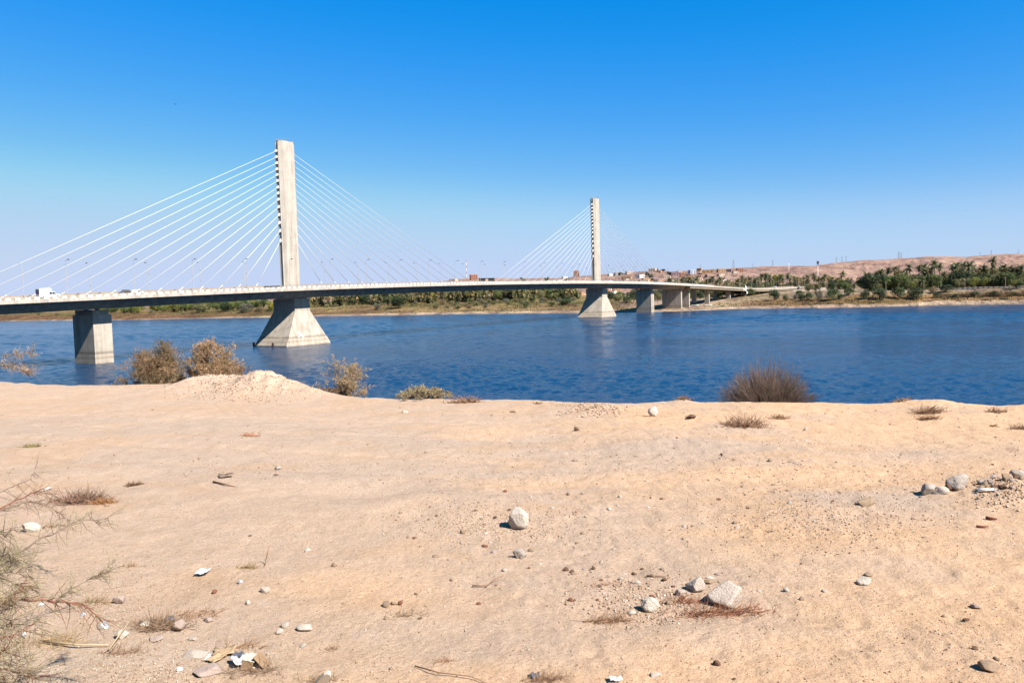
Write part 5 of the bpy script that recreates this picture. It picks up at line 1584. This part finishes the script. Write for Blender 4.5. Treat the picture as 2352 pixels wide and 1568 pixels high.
def foliage_bush(name, px, back, w, top_py, tones, label, seed, n=7000, leaf=0.05, blobs=None, stems=40, cat='bush', spread=1.0, stem_tone=(0.16, 0.12, 0.085)):
    x, y, z = rim_point(px, back)
    top = at_Y(px, top_py, y)[2]; h = top - z; W = w * y / FOC * 1.22
    g = np.random.default_rng(seed)
    root = empty(name, (x, y, z)); tag(root, label, cat)
    bl = []
    nb = blobs or 46
    for i in range(nb):
        az = g.uniform(0, 6.28); u = g.random() ** 0.7; k = math.sqrt(max(0, 1 - u * u * 0.85)) * g.uniform(0.3, 1.0)
        rad = min(g.uniform(0.07, 0.15) * W * spread, 0.30 * h)
        lp = 0.80 + 0.28 * math.sin(az * 2 + seed) + 0.12 * math.sin(az * 5 + seed * 2)
        bl.append((math.cos(az) * k * W / 2 * 0.92, math.sin(az) * k * W / 2 * 0.7, min(h * (0.12 + 0.80 * u * lp), h - rad * 0.75), rad))
    # each clump is a set of plumes: rows of fine scale leaves along twigs that fan outwards and up
    B = np.array(bl); m_ = max(1, n // 26)
    kb = g.choice(len(B), m_, p=B[:, 3] ** 2 / (B[:, 3] ** 2).sum())
    c0 = B[kb, :3]
    out = c0 / np.array((W / 2, W / 2, h)) + np.array((0, 0, 0.25)); out /= np.linalg.norm(out, axis=1)[:, None]
    dr = out * 0.7 + g.normal(size=(m_, 3)) * 0.6; dr /= np.linalg.norm(dr, axis=1)[:, None]
    ln = B[kb, 3] * g.uniform(0.5, 1.15, m_)
    st0 = c0 + g.normal(size=(m_, 3)) * B[kb, 3][:, None] * 0.45
    t = g.random((m_, 26)) ** 0.8
    P = st0[:, None] + dr[:, None] * (ln[:, None] * t)[..., None] + g.normal(size=(m_, 26, 3)) * (0.10 * ln)[:, None, None]
    P[..., 2] -= (t ** 2) * 0.10 * ln[:, None]
    ld = dr[:, None] * 0.8 + g.normal(size=(m_, 26, 3)) * 0.6; ld /= np.linalg.norm(ld, axis=2)[..., None]
    sd = np.cross(ld, g.normal(size=(m_, 26, 3))); sd /= np.linalg.norm(sd, axis=2)[..., None] + 1e-9
    sz = leaf * g.uniform(0.5, 1.4, (m_, 26))[..., None]
    P, ld, sd, sz = P.reshape(-1, 3), ld.reshape(-1, 3), sd.reshape(-1, 3), sz.reshape(-1, 1)
    P[:, 2] = np.maximum(P[:, 2], -0.15)
    V = np.concatenate([P - sd * sz * 0.22, P + sd * sz * 0.22, P + ld * sz * 1.25], 0); q = len(P)
    Fc = np.stack([np.arange(q), np.arange(q) + q, np.arange(q) + 2 * q], 1)
    tc = np.array(tones)[g.integers(0, len(tones), len(B))][kb] * g.uniform(0.75, 1.3, m_)[:, None]
    C = np.repeat(tc, 26, 0) * g.uniform(0.8, 1.2, q)[:, None]; C = np.concatenate([C, C, C], 0)
    link('foliage', np_mesh('foliage', V, Fc, M_LEAF, C, False, 0.70), root)
    mb = MB()
    for i in range(stems):
        b = bl[i % nb]
        m_ = (b[0] * .45 + g.normal() * .05, b[1] * .45 + g.normal() * .05, b[2] * .55)
        mb.tube([(g.normal() * 0.06, g.normal() * 0.06, -0.1), m_, b[:3]], [0.018, 0.011, 0.004], 5, stem_tone)
    mb.build('stem', M_DRYLEAF, root, True)
    VV, FF, CC = [], [], []
    for b in bl:
        twig_tufts(VV, FF, CC, g, b[:3], 14, b[3] * 1.5, (b[3] * .3,) * 3, tuple(c * 1.1 for c in tones[0]), 0.7, 0.0035, 0.22)
    link('twigs', np_mesh('twigs', np.array(VV), np.array(FF), M_DRYLEAF, np.array(CC)), root)
    return root
TAN = [(0.43, 0.275, 0.150), (0.52, 0.335, 0.19), (0.36, 0.235, 0.125), (0.30, 0.205, 0.105)]
foliage_bush('tamarisk_bush', 360, 1.4, 140, 787, TAN + [(0.22, 0.175, 0.085)], 'tan feathery bush at the river rim, left one of the big pair', 201, 42000, 0.034, 75)
foliage_bush('tamarisk_bush', 494, 1.5, 112, 784, TAN, 'tan feathery bush at the river rim, right one of the big pair', 207, 40000, 0.034, 75)
foliage_bush('tamarisk_bush', 447, 1.7, 44, 792, TAN, 'small bush top on a thin bare branch between the big pair', 209, 1800, 0.045, 10, 10)
foliage_bush('dry_bush', 548, 1.1, 62, 842, [(0.38, 0.24, 0.145), (0.32, 0.20, 0.12)], 'low russet bush at the right foot of the big pair', 213, 3500, 0.035, 26, 14)
foliage_bush('dry_bush', 300, 1.2, 60, 856, [(0.38, 0.25, 0.15), (0.32, 0.21, 0.13)], 'low russet bush at the left foot of the big pair', 215, 2500, 0.035, 22, 12)
foliage_bush('dry_bush', 425, 1.4, 70, 838, [(0.32, 0.23, 0.13), (0.27, 0.19, 0.11)], 'low brown scrub filling the gap below the big pair', 216, 3500, 0.04, 26, 12)
foliage_bush('tamarisk_bush', 792, 1.2, 118, 828, [(0.40, 0.29, 0.17), (0.32, 0.24, 0.15), (0.46, 0.33, 0.19)], 'sparse see-through bush at the rim right of the sand heap', 221, 11000, 0.030, 40, 40, spread=0.95)
foliage_bush('dry_bush', 752, 0.5, 62, 893, [(0.34, 0.22, 0.12), (0.28, 0.18, 0.10)], 'low golden dry bush at the foot of the sparse bush', 225, 2500, 0.03, 22, 10)
foliage_bush('green_shrub', 972, 0.25, 138, 891, [(0.36, 0.285, 0.165), (0.42, 0.33, 0.20), (0.30, 0.24, 0.13)], 'low mound of grey-green shrub on the rim left of centre', 231, 13000, 0.028, 90, 20, spread=0.5)

def twig_bush(px, back, w, top_py, label, seed, tone, n=1500, name='twig_bush'):
    x, y, z = rim_point(px, back)
    h = at_Y(px, top_py, y)[2] - z; W = w * y / FOC
    g = np.random.default_rng(seed)
    root = empty(name, (x, y, z)); tag(root, label, 'bush')
    V, Fc, C = [], [], []
    for i in range(n):
        az = g.uniform(0, 6.28); q = g.random() ** 0.6
        un = 0.86 + 0.16 * math.sin(az * 3 + 1) + 0.10 * math.sin(az * 7) + 0.10 * g.normal()
        tip = np.array((math.cos(az) * q * W / 2 * g.uniform(.85, 1.05), math.sin(az) * q * W / 2 * 0.8, un * h * math.sqrt(max(0.03, 1 - (q * .93) ** 2)) * g.uniform(0.55, 1.08)))
        p0 = np.array((tip[0] * 0.32 + g.normal() * .06, tip[1] * 0.32 + g.normal() * .06, 0))
        mid = (p0 + tip) / 2 + g.normal(size=3) * 0.05 + np.array((0, 0, 0.05 * h))
        col = np.array(tone) * g.uniform(0.6, 1.4); t = 0.0045 * g.uniform(0.7, 1.5)
        pts = [p0, mid, tip]
        for b in range(2):
            s0 = mid + (tip - mid) * g.uniform(0, 0.7)
            pts2 = [s0, s0 + (tip - mid) * 0.4 + g.normal(size=3) * 0.07]
            for P_, T_ in ((pts2, t * 0.6),):
                o = len(V)
                for k, p in enumerate(P_):
                    rr = T_ * (1 - 0.6 * k)
                    V += [p + (rr, 0, 0), p + (-rr * .5, rr * .87, 0), p + (-rr * .5, -rr * .87, 0)]; C += [col] * 3
                for w_ in range(3):
                    q_ = (w_ + 1) % 3; Fc.append((o + w_, o + q_, o + 3 + q_)); Fc.append((o + w_, o + 3 + q_, o + 3 + w_))
        o = len(V)
        for k, p in enumerate(pts):
            rr = t * (1.3 - 0.5 * k)
            V += [p + (rr, 0, 0), p + (-rr * .5, rr * .87, 0), p + (-rr * .5, -rr * .87, 0)]; C += [col] * 3
        for k in range(2):
            for w_ in range(3):
                q_ = (w_ + 1) % 3; Fc.append((o + k * 3 + w_, o + k * 3 + q_, o + k * 3 + 3 + q_)); Fc.append((o + k * 3 + w_, o + k * 3 + 3 + q_, o + k * 3 + 3 + w_))
    link('twigs', np_mesh('twigs', np.array(V), np.array(Fc), M_DRYLEAF, np.array(C)), root)
    mb = MB()
    for i in range(9):
        az = g.uniform(0, 6.28); mb.tube([(0, 0, -0.1), (math.cos(az) * W * .12, math.sin(az) * W * .1, h * .25), (math.cos(az) * W * .26, math.sin(az) * W * .2, h * .55)], [0.02, 0.014, 0.006], 5, (0.10, 0.07, 0.05))
    mb.build('stem', M_DRYLEAF, root, True)
twig_bush(1760, 0.9, 262, 834, 'round dark twiggy leafless bush on the rim at right', 241, (0.235, 0.16, 0.12), 2300)
foliage_bush('green_shrub', 1853, 1.3, 34, 903, [(0.20, 0.17, 0.08), (0.16, 0.14, 0.07)], 'small olive shrub at the right foot of the dark twiggy bush', 245, 900, 0.035, 12, 6)

# ------------------------------------------------------------------ dry tufts, twigs and weeds lying on the sand
def tuft(px, py, w, h, tone, label, seed, n=140, name='dry_tuft', lift=0.35, bias=(0, 0, 0), cat='dry weed', thick=0.004, sy=0.12):
    sy = 0.05 if name in ('twig_bundle', 'straw_bundle', 'dry_stalk') else sy
    x, y, z = ground(px, py)
    k = y / FOC; W = w * k; Hh = max(h * k, 0.03)
    g = np.random.default_rng(seed)
    root = link(name, None) if False else None
    V, Fc, C = [], [], []
    for i in range(n):
        bx = g.normal() * W * 0.24; by = g.normal() * W * sy
        bz = float(near_z(x + bx, y + by)) - z
        twig_tufts(V, Fc, C, g, (bx, by, bz), 1, min(W * 0.42, Hh * 2.4) * (1.1 if lift < 0.2 else 1.0), (0, 0, 0), tone, lift, thick * y / 9, 0.28, 4, bias)
    V = np.array(V)
    V[:, 2] = np.maximum(V[:, 2], -0.02)
    V[:, 2] = np.minimum(V[:, 2], Hh * 1.25 + 0.02)
    o = link(name, np_mesh(name, V, np.array(Fc), M_DRYLEAF, np.array(C), False, 0.88), None, (x, y, z))
    tag(o, label, cat)
    return o
BT = (0.26, 0.15, 0.09); OT = (0.30, 0.165, 0.085); ST = (0.40, 0.28, 0.17); RT = (0.30, 0.13, 0.07)
tuft(1065, 924, 64, 13, BT, 'low brown dry tuft on the rim in the centre', 301, 220)
tuft(1571, 919, 34, 10, BT, 'small brown tuft on a hump of the rim left of the twiggy bush', 302, 120)
tuft(1712, 979, 96, 22, BT, 'wide brown dry tuft on sand below the twiggy bush', 303, 320)
tuft(1790, 962, 38, 13, OT, 'russet dry tuft right of the wide brown one', 304, 140)
tuft(2132, 946, 62, 16, BT, 'brown dry tuft on a sandy hump at right', 305, 220)
tuft(2130, 962, 48, 10, OT, 'flat russet tuft just below the humped tuft at right', 306, 130)
tuft(2287, 946, 46, 8, BT, 'thin brown tuft near the right edge, upper one', 307, 90)
tuft(2340, 985, 44, 14, BT, 'brown tuft touching the right edge of the frame', 308, 140)
tuft(2281, 979, 20, 6, OT, 'tiny russet tuft left of the right edge', 309, 50)
tuft(2072, 919, 40, 6, OT, 'russet tuft on the rim hump, left one of two humps', 310, 90)
tuft(1237, 928, 22, 5, BT, 'tiny brown tuft on the rim right of centre', 311, 50)
tuft(72, 1027, 42, 9, (0.22, 0.18, 0.07), 'small greenish dry plant in open sand at far left', 312, 90)
tuft(575, 1001, 40, 8, (0.42, 0.20, 0.11), 'small reddish patch of crumbled weed, left of centre', 313, 70)
tuft(186, 1150, 108, 42, (0.27, 0.165, 0.115), 'large heap of brown dry brush at left', 314, 700, 'brush_heap')
tuft(238, 1155, 46, 34, (0.36, 0.18, 0.075), 'orange-brown dry clump at the right end of the brush heap', 315, 260, 'brush_heap')
tuft(310, 1113, 36, 12, (0.16, 0.085, 0.045), 'dark brown dried weed clump right of the brush heap', 316, 140)
tuft(370, 1440, 120, 34, (0.29, 0.19, 0.12), 'tangled heap of dry stalks holding litter, lower left', 317, 520, 'brush_heap', 0.25)
tuft(450, 1412, 110, 12, OT, 'trailing line of dry stalks right of the tangled heap', 318, 110, 'dry_tuft', 0.1, (0.8, 0.25, 0))
tuft(1640, 1412, 250, 26, RT, 'reddish dry twigs curling round the foot of the biggest boulder', 319, 420, 'twig_bundle', 0.05, (1.0, 0.02, 0), thick=0.003)
tuft(1563, 1385, 120, 14, RT, 'reddish dry twigs trailing left from the biggest boulder', 320, 200, 'twig_bundle', 0.05, (0.9, -0.45, 0), thick=0.003)
tuft(1390, 1428, 112, 22, (0.34, 0.19, 0.10), 'fan of fine dry twigs lying alone in the lower right centre', 321, 200, 'twig_bundle', 0.08, (1.2, -0.1, 0), thick=0.003)
tuft(931, 1418, 100, 24, (0.36, 0.24, 0.14), 'thin curved dry twigs below the orange-red stone', 322, 60, 'twig_bundle', 0.2, (0.3, 0.1, 0), thick=0.003)
tuft(1251, 1562, 112, 34, (0.36, 0.22, 0.13), 'spray of fine dry twigs at the bottom edge, centre', 323, 200, 'twig_bundle', 0.25, (0.8, 0, 0), thick=0.003)
tuft(1024, 1521, 50, 14, (0.36, 0.20, 0.11), 'small tuft of reddish twigs near the bottom centre', 324, 50, 'twig_bundle', 0.15, thick=0.003)
tuft(763, 1494, 48, 46, (0.30, 0.18, 0.10), 'forked dry weed standing in lower centre left', 325, 34, 'dry_weed', 0.6, thick=0.003)
tuft(565, 1304, 66, 11, (0.33, 0.23, 0.11), 'flat bundle of straw beside an upright stick', 326, 110, 'straw_bundle', 0.05, (1.2, 0.1, 0), thick=0.003)
tuft(297, 1302, 44, 26, (0.30, 0.185, 0.11), 'small rooted weed lying left of the white plastic scrap', 327, 46, 'dry_weed', 0.5, thick=0.003)
tuft(215, 1385, 80, 16, (0.33, 0.22, 0.11), 'flat straw bundle under the thorny branches', 328, 140, 'straw_bundle', 0.05, (1.0, 0.3, 0), thick=0.003)
tuft(112, 1210, 120, 9, (0.30, 0.16, 0.09), 'long split dry stalk beside the half-hidden pale boulder', 329, 50, 'dry_stalk', 0.03, (1.6, -0.1, 0), thick=0.004)
tuft(120, 1475, 150, 22, (0.42, 0.29, 0.15), 'yellowish straw litter at the foot of the thorny branches', 330, 240, 'straw_litter', 0.08, (0.9, -0.1, 0), thick=0.003)
tuft(590, 1545, 150, 26, (0.22, 0.14, 0.09), 'dark thin twigs spread under the torn carton', 331, 120, 'twig_bundle', 0.2, thick=0.003)
tuft(560, 1486, 110, 18, OT, 'bent dry stalks above the torn cardboard', 332, 70, 'twig_bundle', 0.15, (0.8, 0.35, 0), thick=0.003)
tuft(735, 1562, 90, 24, (0.36, 0.24, 0.14), 'dry twigs round the white wood at the bottom edge', 333, 130, 'twig_bundle', 0.25, thick=0.003)
tuft(280, 1500, 100, 24, (0.30, 0.19, 0.12), 'broken stalks in the litter below the silver bag', 334, 150, 'twig_bundle', 0.2, thick=0.003)
tuft(1390, 1345, 160, 8, RT, 'faint line of reddish rootlets in sand, left of the boulders', 335, 70, 'twig_bundle', 0.05, (0.9, -0.3, 0), thick=0.003)

def stick(pts, r, label, m=None, name='stick', cat='stick'):
    P = []
    for px, py, up in pts:
        x, y, z = ground(px, py); P.append(Vector((x, y, z + up)))
    o0 = P[0].copy(); mb = MB(); mb.tube([p - o0 for p in P], [r * (1 - 0.5 * i / (len(P) - 1)) for i in range(len(P))], 7)
    o = mb.build(name, m or M_STK, None, True, o0); tag(o, label, cat); return o
M_STK = mat_noise('dry_stick', (0.26, 0.14, 0.08), (0.38, 0.22, 0.13), 12, 0.85, 0.3, 0.004)
stick([(608, 1299, 0.0), (612, 1293, .05), (620, 1296, 0.17)], 0.006, 'brown stick standing upright in the sand at left')
stick([(1085, 1348, .015), (1118, 1349, .02), (1135, 1340, .03), (1157, 1334, .05)], 0.006, 'bent brown root stick lying in the lower centre')
stick([(953, 1530, .01), (1010, 1553, .02), (1080, 1560, .02), (1120, 1570, .01)], 0.0045, 'long thin branch at the bottom edge, left of centre')
stick([(1656, 1040, .0), (1661, 1048, .02)], 0.012, 'short brown chip standing in mid sand at right', None, 'stick')
stick([(490, 1110, .015), (520, 1117, .02), (540, 1119, .01)], 0.012, 'short reddish stick below the curled dark bark')
stick([(1485, 1328, .01), (1530, 1330, .015)], 0.008, 'reddish twig in the stony patch left of the angular rock')
stick([(100, 1478, .02), (180, 1489, .03), (250, 1487, .02)], 0.009, 'long pale straw stalk in the litter, lower left', mat_noise('straw', (0.50, 0.38, 0.22), (0.60, 0.47, 0.30), 10, 0.8, 0))
stick([(250, 1500, .02), (305, 1462, .12)], 0.007, 'two-toned reed leaning over the litter, lower left', mat_noise('reed', (0.42, 0.31, 0.18), (0.52, 0.40, 0.25), 10, 0.8, 0))
stick([(2170 + 76, 1133, .03), (2282, 1130, .035)], 0.022, 'short white pipe lying in front of the rubble', M_WHITE, 'pipe', 'pipe')
stick([(2264, 1193, .015), (2290, 1196, .02)], 0.02, 'dark red chip of wood below the rubble', mat_plain('dark_red_wood', (0.22, 0.07, 0.04), 0.8), 'wood_chip', 'wood chip')
stick([(2243, 1214, .01), (2270, 1214, .015)], 0.014, 'small red wood splinter below the dark red chip', mat_plain('red_wood', (0.3, 0.10, 0.06), 0.8), 'wood_chip', 'wood chip')

# ------------------------------------------------------------------ litter
def sheet(px, py, w, h, m, label, seed, name, cat, curl=0.5, nx=9, ny=7, stand=0.4, thick=0.003, rz=0.0):
    """a crumpled sheet lying on the sand"""
    x, y, z = ground(px, py); k = math.hypot(y, EYE - z) / FOC
    W = w * k; Dp = h * k / max(0.3, (EYE - z) / y) * 0.8
    g = np.random.default_rng(seed)
    V = []; Fc = []
    for j in range(ny):
        for i in range(nx):
            u, v = i / (nx - 1) - .5, j / (ny - 1) - .5
            zz = stand * W * (0.5 * abs(u) * curl + 0.30 * vnoise(u * 4 + 5, v * 4, seed) + 0.25 * vnoise(u * 9 + 2, v * 9, seed + 1))
            V.append((u * W * (1 - 0.2 * g.random()), v * Dp * (1 - 0.2 * g.random()), float(zz)))
    for j in range(ny - 1):
        for i in range(nx - 1):
            a = j * nx + i; Fc.append((a, a + 1, a + nx + 1, a + nx))
    o = link(name, np_mesh(name, V, Fc, m), None, (x, y, z + 0.004)); o.rotation_euler = (0, 0, rz)
    md = o.modifiers.new('thickness', 'SOLIDIFY'); md.thickness = thick
    tag(o, label, cat); return o
def crumple(px, py, w, h, m, label, seed, name, cat):
    x, y, z = ground(px, py); k = math.hypot(y, EYE - z) / FOC
    me = rock_mesh(name, seed, m, 0.62, 0.30, 3)
    o = link(name, me, None, (x, y, z - 0.01)); o.scale = (w * k, w * k * 0.8, h * k * 0.8); o.rotation_euler = (0.1, 0.1, seed * 0.7)
    tag(o, label, cat); return o
M_PAPER = mat_noise('white_paper', (0.42, 0.41, 0.39), (0.52, 0.505, 0.48), 8, 0.8, 0, local=True)
M_CARD = mat_noise('cardboard', (0.46, 0.31, 0.18), (0.55, 0.39, 0.24), 6, 0.85, 0, local=True)
M_CARDI = mat_noise('cardboard_inside', (0.26, 0.165, 0.09), (0.34, 0.22, 0.13), 6, 0.85, 0, local=True)
M_FOIL = mat_noise('silver_foil', (0.62, 0.68, 0.76), (0.80, 0.84, 0.88), 6, 0.22, 0.3, 0.02, local=True)
M_FOIL.node_tree.nodes['Principled BSDF'].inputs['Metallic'].default_value = 0.6
M_GREYP = mat_plain('grey_plastic', (0.12, 0.13, 0.16), 0.4)
M_CREAM = mat_noise('cream_paper', (0.60, 0.53, 0.43), (0.70, 0.63, 0.53), 8, 0.8, 0, local=True)
M_BLUEP = mat_plain('pale_blue_plastic', (0.42, 0.58, 0.78), 0.35)
crumple(239, 1442, 30, 22, M_FOIL, 'crumpled shiny silver bag in the litter, lower left', 61, 'foil_bag', 'bag')
crumple(388, 1428, 24, 19, M_GREYP, 'crushed dark grey packet caught in the tangled stalks', 67, 'crushed_packet', 'packet')
crumple(335, 1444, 26, 22, M_CREAM, 'crumpled cream paper left of the crushed grey packet', 71, 'crumpled_paper', 'paper')
sheet(468, 1318, 27, 17, M_PAPER, 'white folded plastic scrap on open sand at left', 75, 'plastic_scrap', 'scrap', 1.6, stand=0.5)
crumple(554, 1341, 13, 15, M_FOIL, 'small silvery blue wrapper right of the white scrap', 77, 'wrapper', 'wrapper')
sheet(108, 1124, 13, 12, M_PAPER, 'white scrap lying on the brush heap', 79, 'paper_scrap', 'scrap', 0.8)
crumple(56, 1461 - 4, 14, 10, M_BLUEP, 'blue plastic bit under the thorny branches', 81, 'plastic_bit', 'plastic bit')
crumple(96, 1388, 14, 9, M_BLUEP, 'pale blue plastic bit among branches at left', 83, 'plastic_bit', 'plastic bit')
crumple(192, 1513 - 100, 14, 12, M_FOIL, 'crushed clear cup in straw near the silver bag', 85, 'crushed_cup', 'cup')
sheet(516, 1503, 48, 22, M_CARD, 'torn tan cardboard piece in the lower left litter', 87, 'cardboard', 'cardboard', 0.9, stand=0.35, thick=0.006, rz=0.2)
sheet(498, 1516, 26, 22, M_CARD, 'folded tan cardboard flap under the torn piece', 89, 'cardboard', 'cardboard', 0.9, stand=0.6, thick=0.006, rz=-0.5)
sheet(545, 1506, 26, 14, M_GREYP, 'dark grey plastic strip at the right end of the cardboard', 90, 'plastic_strip', 'plastic strip', 0.8)
sheet(1414, 1565, 30, 14, M_PAPER, 'white paper scrap at the bottom edge right of centre', 91, 'paper_scrap', 'scrap', 1.0)
sheet(480, 1512, 12, 20, M_PAPER, 'small white wrapper at the left end of the cardboard', 92, 'wrapper', 'wrapper', 1.0)
sheet(519, 1095, 34, 15, mat_noise('dark_bark', (0.12, 0.07, 0.05), (0.42, 0.30, 0.21), 5, 0.9, 0.2, 0.01, local=True), 'curled piece of dark bark in open sand at left', 93, 'bark_piece', 'bark', 0.9, stand=0.28, rz=0.3)
sheet(1230, 1553, 18, 14, M_GREYP, 'grey plastic rag at the left end of the bottom twig spray', 94, 'plastic_rag', 'rag', 1.2, stand=0.6)
# open white carton lying on its side
x, y, z = ground(580, 1530); k = math.hypot(y, EYE - z) / FOC
ct = empty('carton', (x, y, z + 0.005), 0.35); tag(ct, 'torn white carton lying open beside the cardboard, lower left', 'carton')
ct.rotation_euler = (0.1, 0.05, -0.35)
w_, h_, d_ = 30 * k, 16 * k, 27 * k
def panel(c, s, m, name, rot=(0, 0, 0)):
    b = MB(); b.box((0, 0, 0), s); o = b.build(name, m, ct); o.location = c; o.rotation_euler = rot; return o
panel((0, 0, 0.003), (w_, d_, 0.004), M_CREAM, 'side_panel'); panel((0, 0, h_), (w_, d_, 0.004), M_CREAM, 'side_panel', (0.08, 0, 0))
panel((0, d_ / 2, h_ / 2), (w_, 0.004, h_ - .006), M_CARDI, 'back_panel'); panel((-w_ / 2, 0, h_ / 2), (0.004, d_ - .01, h_ - .008), M_PAPER, 'end_panel')
panel((w_ / 2 + 0.03, 0.0, h_ * 0.9), (0.10, d_ * 0.9, 0.004), M_CARDI, 'flap', (0, 0.7, 0)); panel((0, -d_ / 2 - 0.02, h_ * 0.25), (w_ * 0.9, 0.09, 0.004), M_CARDI, 'flap', (0.9, 0, 0))
sheet(553, 1527, 40, 26, M_PAPER, 'crumpled white plastic bag spilling from the carton', 95, 'plastic_bag', 'bag', 1.0, stand=0.7, rz=0.5)
# bottle cap
x, y, z = ground(413, 1542)
cp = MB(); cp.tube([(0, 0, 0), (0, 0, 0.012), (0, 0, 0.016)], [0.017, 0.017, 0.014], 16); o = cp.build('bottle_cap', M_BLUEP, None, False, (x, y, z + 0.006)); tag(o, 'small blue bottle cap in the litter at the bottom left', 'bottle cap')
rn = MB(); rn.tube([(0.018 * math.cos(a), 0.018 * math.sin(a), 0.003) for a in [i * 2 * math.pi / 16 for i in range(17)]], 0.0025, 5); rn.build('ring', M_WHITE, o)
# splintered white wood at the bottom edge
x, y, z = ground(738, 1570)
mb = MB(); mb.loft([[(a * .03 * q, b * .014, zz) for a, b in ((-1, -1), (1, -1), (1, 1), (-1, 1))] for zz, q in ((-0.02, 1.2), (0.05, 1.0), (0.09, 0.8), (0.11, 0.3))])
o = mb.build('wood_splinter', mat_noise('bleached_wood', (0.58, 0.50, 0.40), (0.70, 0.63, 0.53), 20, 0.8, 0.3, 0.005, (1, 1, .1), True), None, False, (x, y, z)); o.rotation_euler = (0.5, 0.5, 0.3); tag(o, 'bleached white piece of wood at the bottom edge, left of centre', 'wood')

# ------------------------------------------------------------------ thorny tamarisk at the left edge
def left_shrub():
    g = np.random.default_rng(77)
    root = empty('tamarisk_shrub', at_Y(-170, 1330, 4.6)); tag(root, 'feathery grey-green shrub with red stems reaching in from the left edge', 'shrub')
    o0 = np.array(root.location)
    LV, LF, LC = [], [], []
    def spray(p, d, L_, tone):
        """a plume of fine scale leaves along a twig"""
        d = d / (np.linalg.norm(d) + 1e-9)
        n = int(10 + L_ * 160)
        for i in range(n):
            q = p + d * L_ * g.random() + g.normal(size=3) * 0.006
            dd = d * 0.8 + g.normal(size=3) * 0.55; dd /= np.linalg.norm(dd)
            s = g.uniform(0.010, 0.028); a = np.cross(dd, g.normal(size=3)); a /= np.linalg.norm(a) + 1e-9
            o = len(LV); LV.extend([q - a * 0.0012, q + a * 0.0012, q + dd * s]); LF.append((o, o + 1, o + 2)); c = np.array(tone) * g.uniform(0.7, 1.35); LC.extend([c, c, c])
    def branch(pts, r, tone_stem, dens, tone_leaf, twl=0.16, start=0.0):
        P = [np.array(at_Y(px, py, Y)) for px, py, Y in pts]
        # smooth subdivision
        Q = []
        for i in range(len(P) - 1):
            for t in np.linspace(0, 1, 6)[:-1]: Q.append(P[i] * (1 - t) + P[i + 1] * t + g.normal(size=3) * 0.004)
        Q.append(P[-1])
        mb = MB(); mb.tube([q - o0 for q in Q], [r * (1 - 0.75 * i / (len(Q) - 1)) for i in range(len(Q))], 6)
        st = mb.build('branch', tone_stem, root, True)
        tw = MB()
        for i in range(int(dens)):
            f = start + (1 - start) * g.random(); k = min(int(f * (len(Q) - 1)), len(Q) - 2)
            b = Q[k] + (Q[k + 1] - Q[k]) * g.random(); d = (Q[k + 1] - Q[k]); d = d / np.linalg.norm(d) * 0.7 + g.normal(size=3) * 0.55; d /= np.linalg.norm(d)
            L_ = twl * g.uniform(0.4, 1.2)
            e = b + d * L_ + np.array((0, 0, -0.02))
            tw.tube([b - o0, (b + e) / 2 - o0 + g.normal(size=3) * 0.008, e - o0], [0.0022, 0.0016, 0.0008], 4)
            if g.random() < 0.85: spray(b + d * L_ * 0.3, d, L_ * 0.8, tone_leaf)
        if tw.v: tw.build('twig', tone_stem, st)
    RS = mat_noise('red_stem', (0.20, 0.075, 0.045), (0.30, 0.13, 0.08), 20, 0.7, 0); BS = mat_noise('grey_stem', (0.20, 0.14, 0.10), (0.30, 0.22, 0.16), 20, 0.8, 0)
    GL = (0.40, 0.345, 0.205); DL = (0.31, 0.27, 0.155); BL = (0.36, 0.27, 0.17)
    branch([(-150, 1230, 6.6), (-20, 1175, 6.8), (50, 1143, 7.0), (100, 1122, 7.2)], 0.011, RS, 46, BL, 0.2)
    branch([(-20, 1180, 6.8), (70, 1150, 7.0), (120, 1165, 7.0), (160, 1195, 6.8)], 0.006, BS, 46, BL, 0.18)
    branch([(-120, 1190, 6.6), (0, 1130, 6.9), (70, 1100, 7.2), (88, 1060, 7.3)], 0.006, BS, 22, BL, 0.2)
    branch([(-150, 1340, 4.8), (10, 1285, 5.0), (100, 1235, 5.2), (180, 1195, 5.5), (250, 1190, 5.7)], 0.008, BS, 60, GL, 0.16)
    branch([(-160, 1390, 4.4), (0, 1377, 4.5), (120, 1380, 4.6), (190, 1385, 4.7), (230, 1425, 4.7)], 0.009, RS, 60, GL, 0.16)
    branch([(120, 1385, 4.6), (170, 1350, 4.7), (215, 1325, 4.8), (262, 1292, 4.9)], 0.004, BS, 46, GL, 0.12)
    for i in range(18):
        y0 = g.uniform(1215, 1590); D = 4.9 - (y0 - 1215) / 375 * 1.1
        x1 = g.uniform(5, 95) * (1.0 if y0 > 1400 else 0.9); y1 = y0 + g.uniform(-75, 30)
        branch([(-140, y0 + 30, D - .2), (-30, y0 + g.uniform(-20, 20), D), (x1 * .5, (y0 + y1) / 2, D + g.uniform(-.1, .2)), (x1, y1, D + g.uniform(0, .3))], 0.0050, RS if i % 3 == 0 else BS, 30, GL if i % 2 else DL, 0.15, 0.2)
    # the pale plumes seen against the water
    branch([(-110, 815, 5.2), (0, 812, 5.3), (40, 812, 5.35), (78, 806, 5.4)], 0.003, BS, 30, (0.42, 0.30, 0.18), 0.07, 0.3)
    branch([(-110, 822, 5.2), (0, 833, 5.3), (45, 845, 5.35), (80, 853, 5.4)], 0.003, BS, 34, (0.45, 0.31, 0.20), 0.07, 0.3)
    branch([(-60, 832, 5.3), (30, 836, 5.4), (70, 838, 5.4), (115, 841, 5.45)], 0.002, BS, 8, (0.42, 0.30, 0.18), 0.05, 0.2)
    link('foliage', np_mesh('foliage', np.array(LV) - o0, np.array(LF), M_DRYLEAF, np.array(LC)), root)
left_shrub()
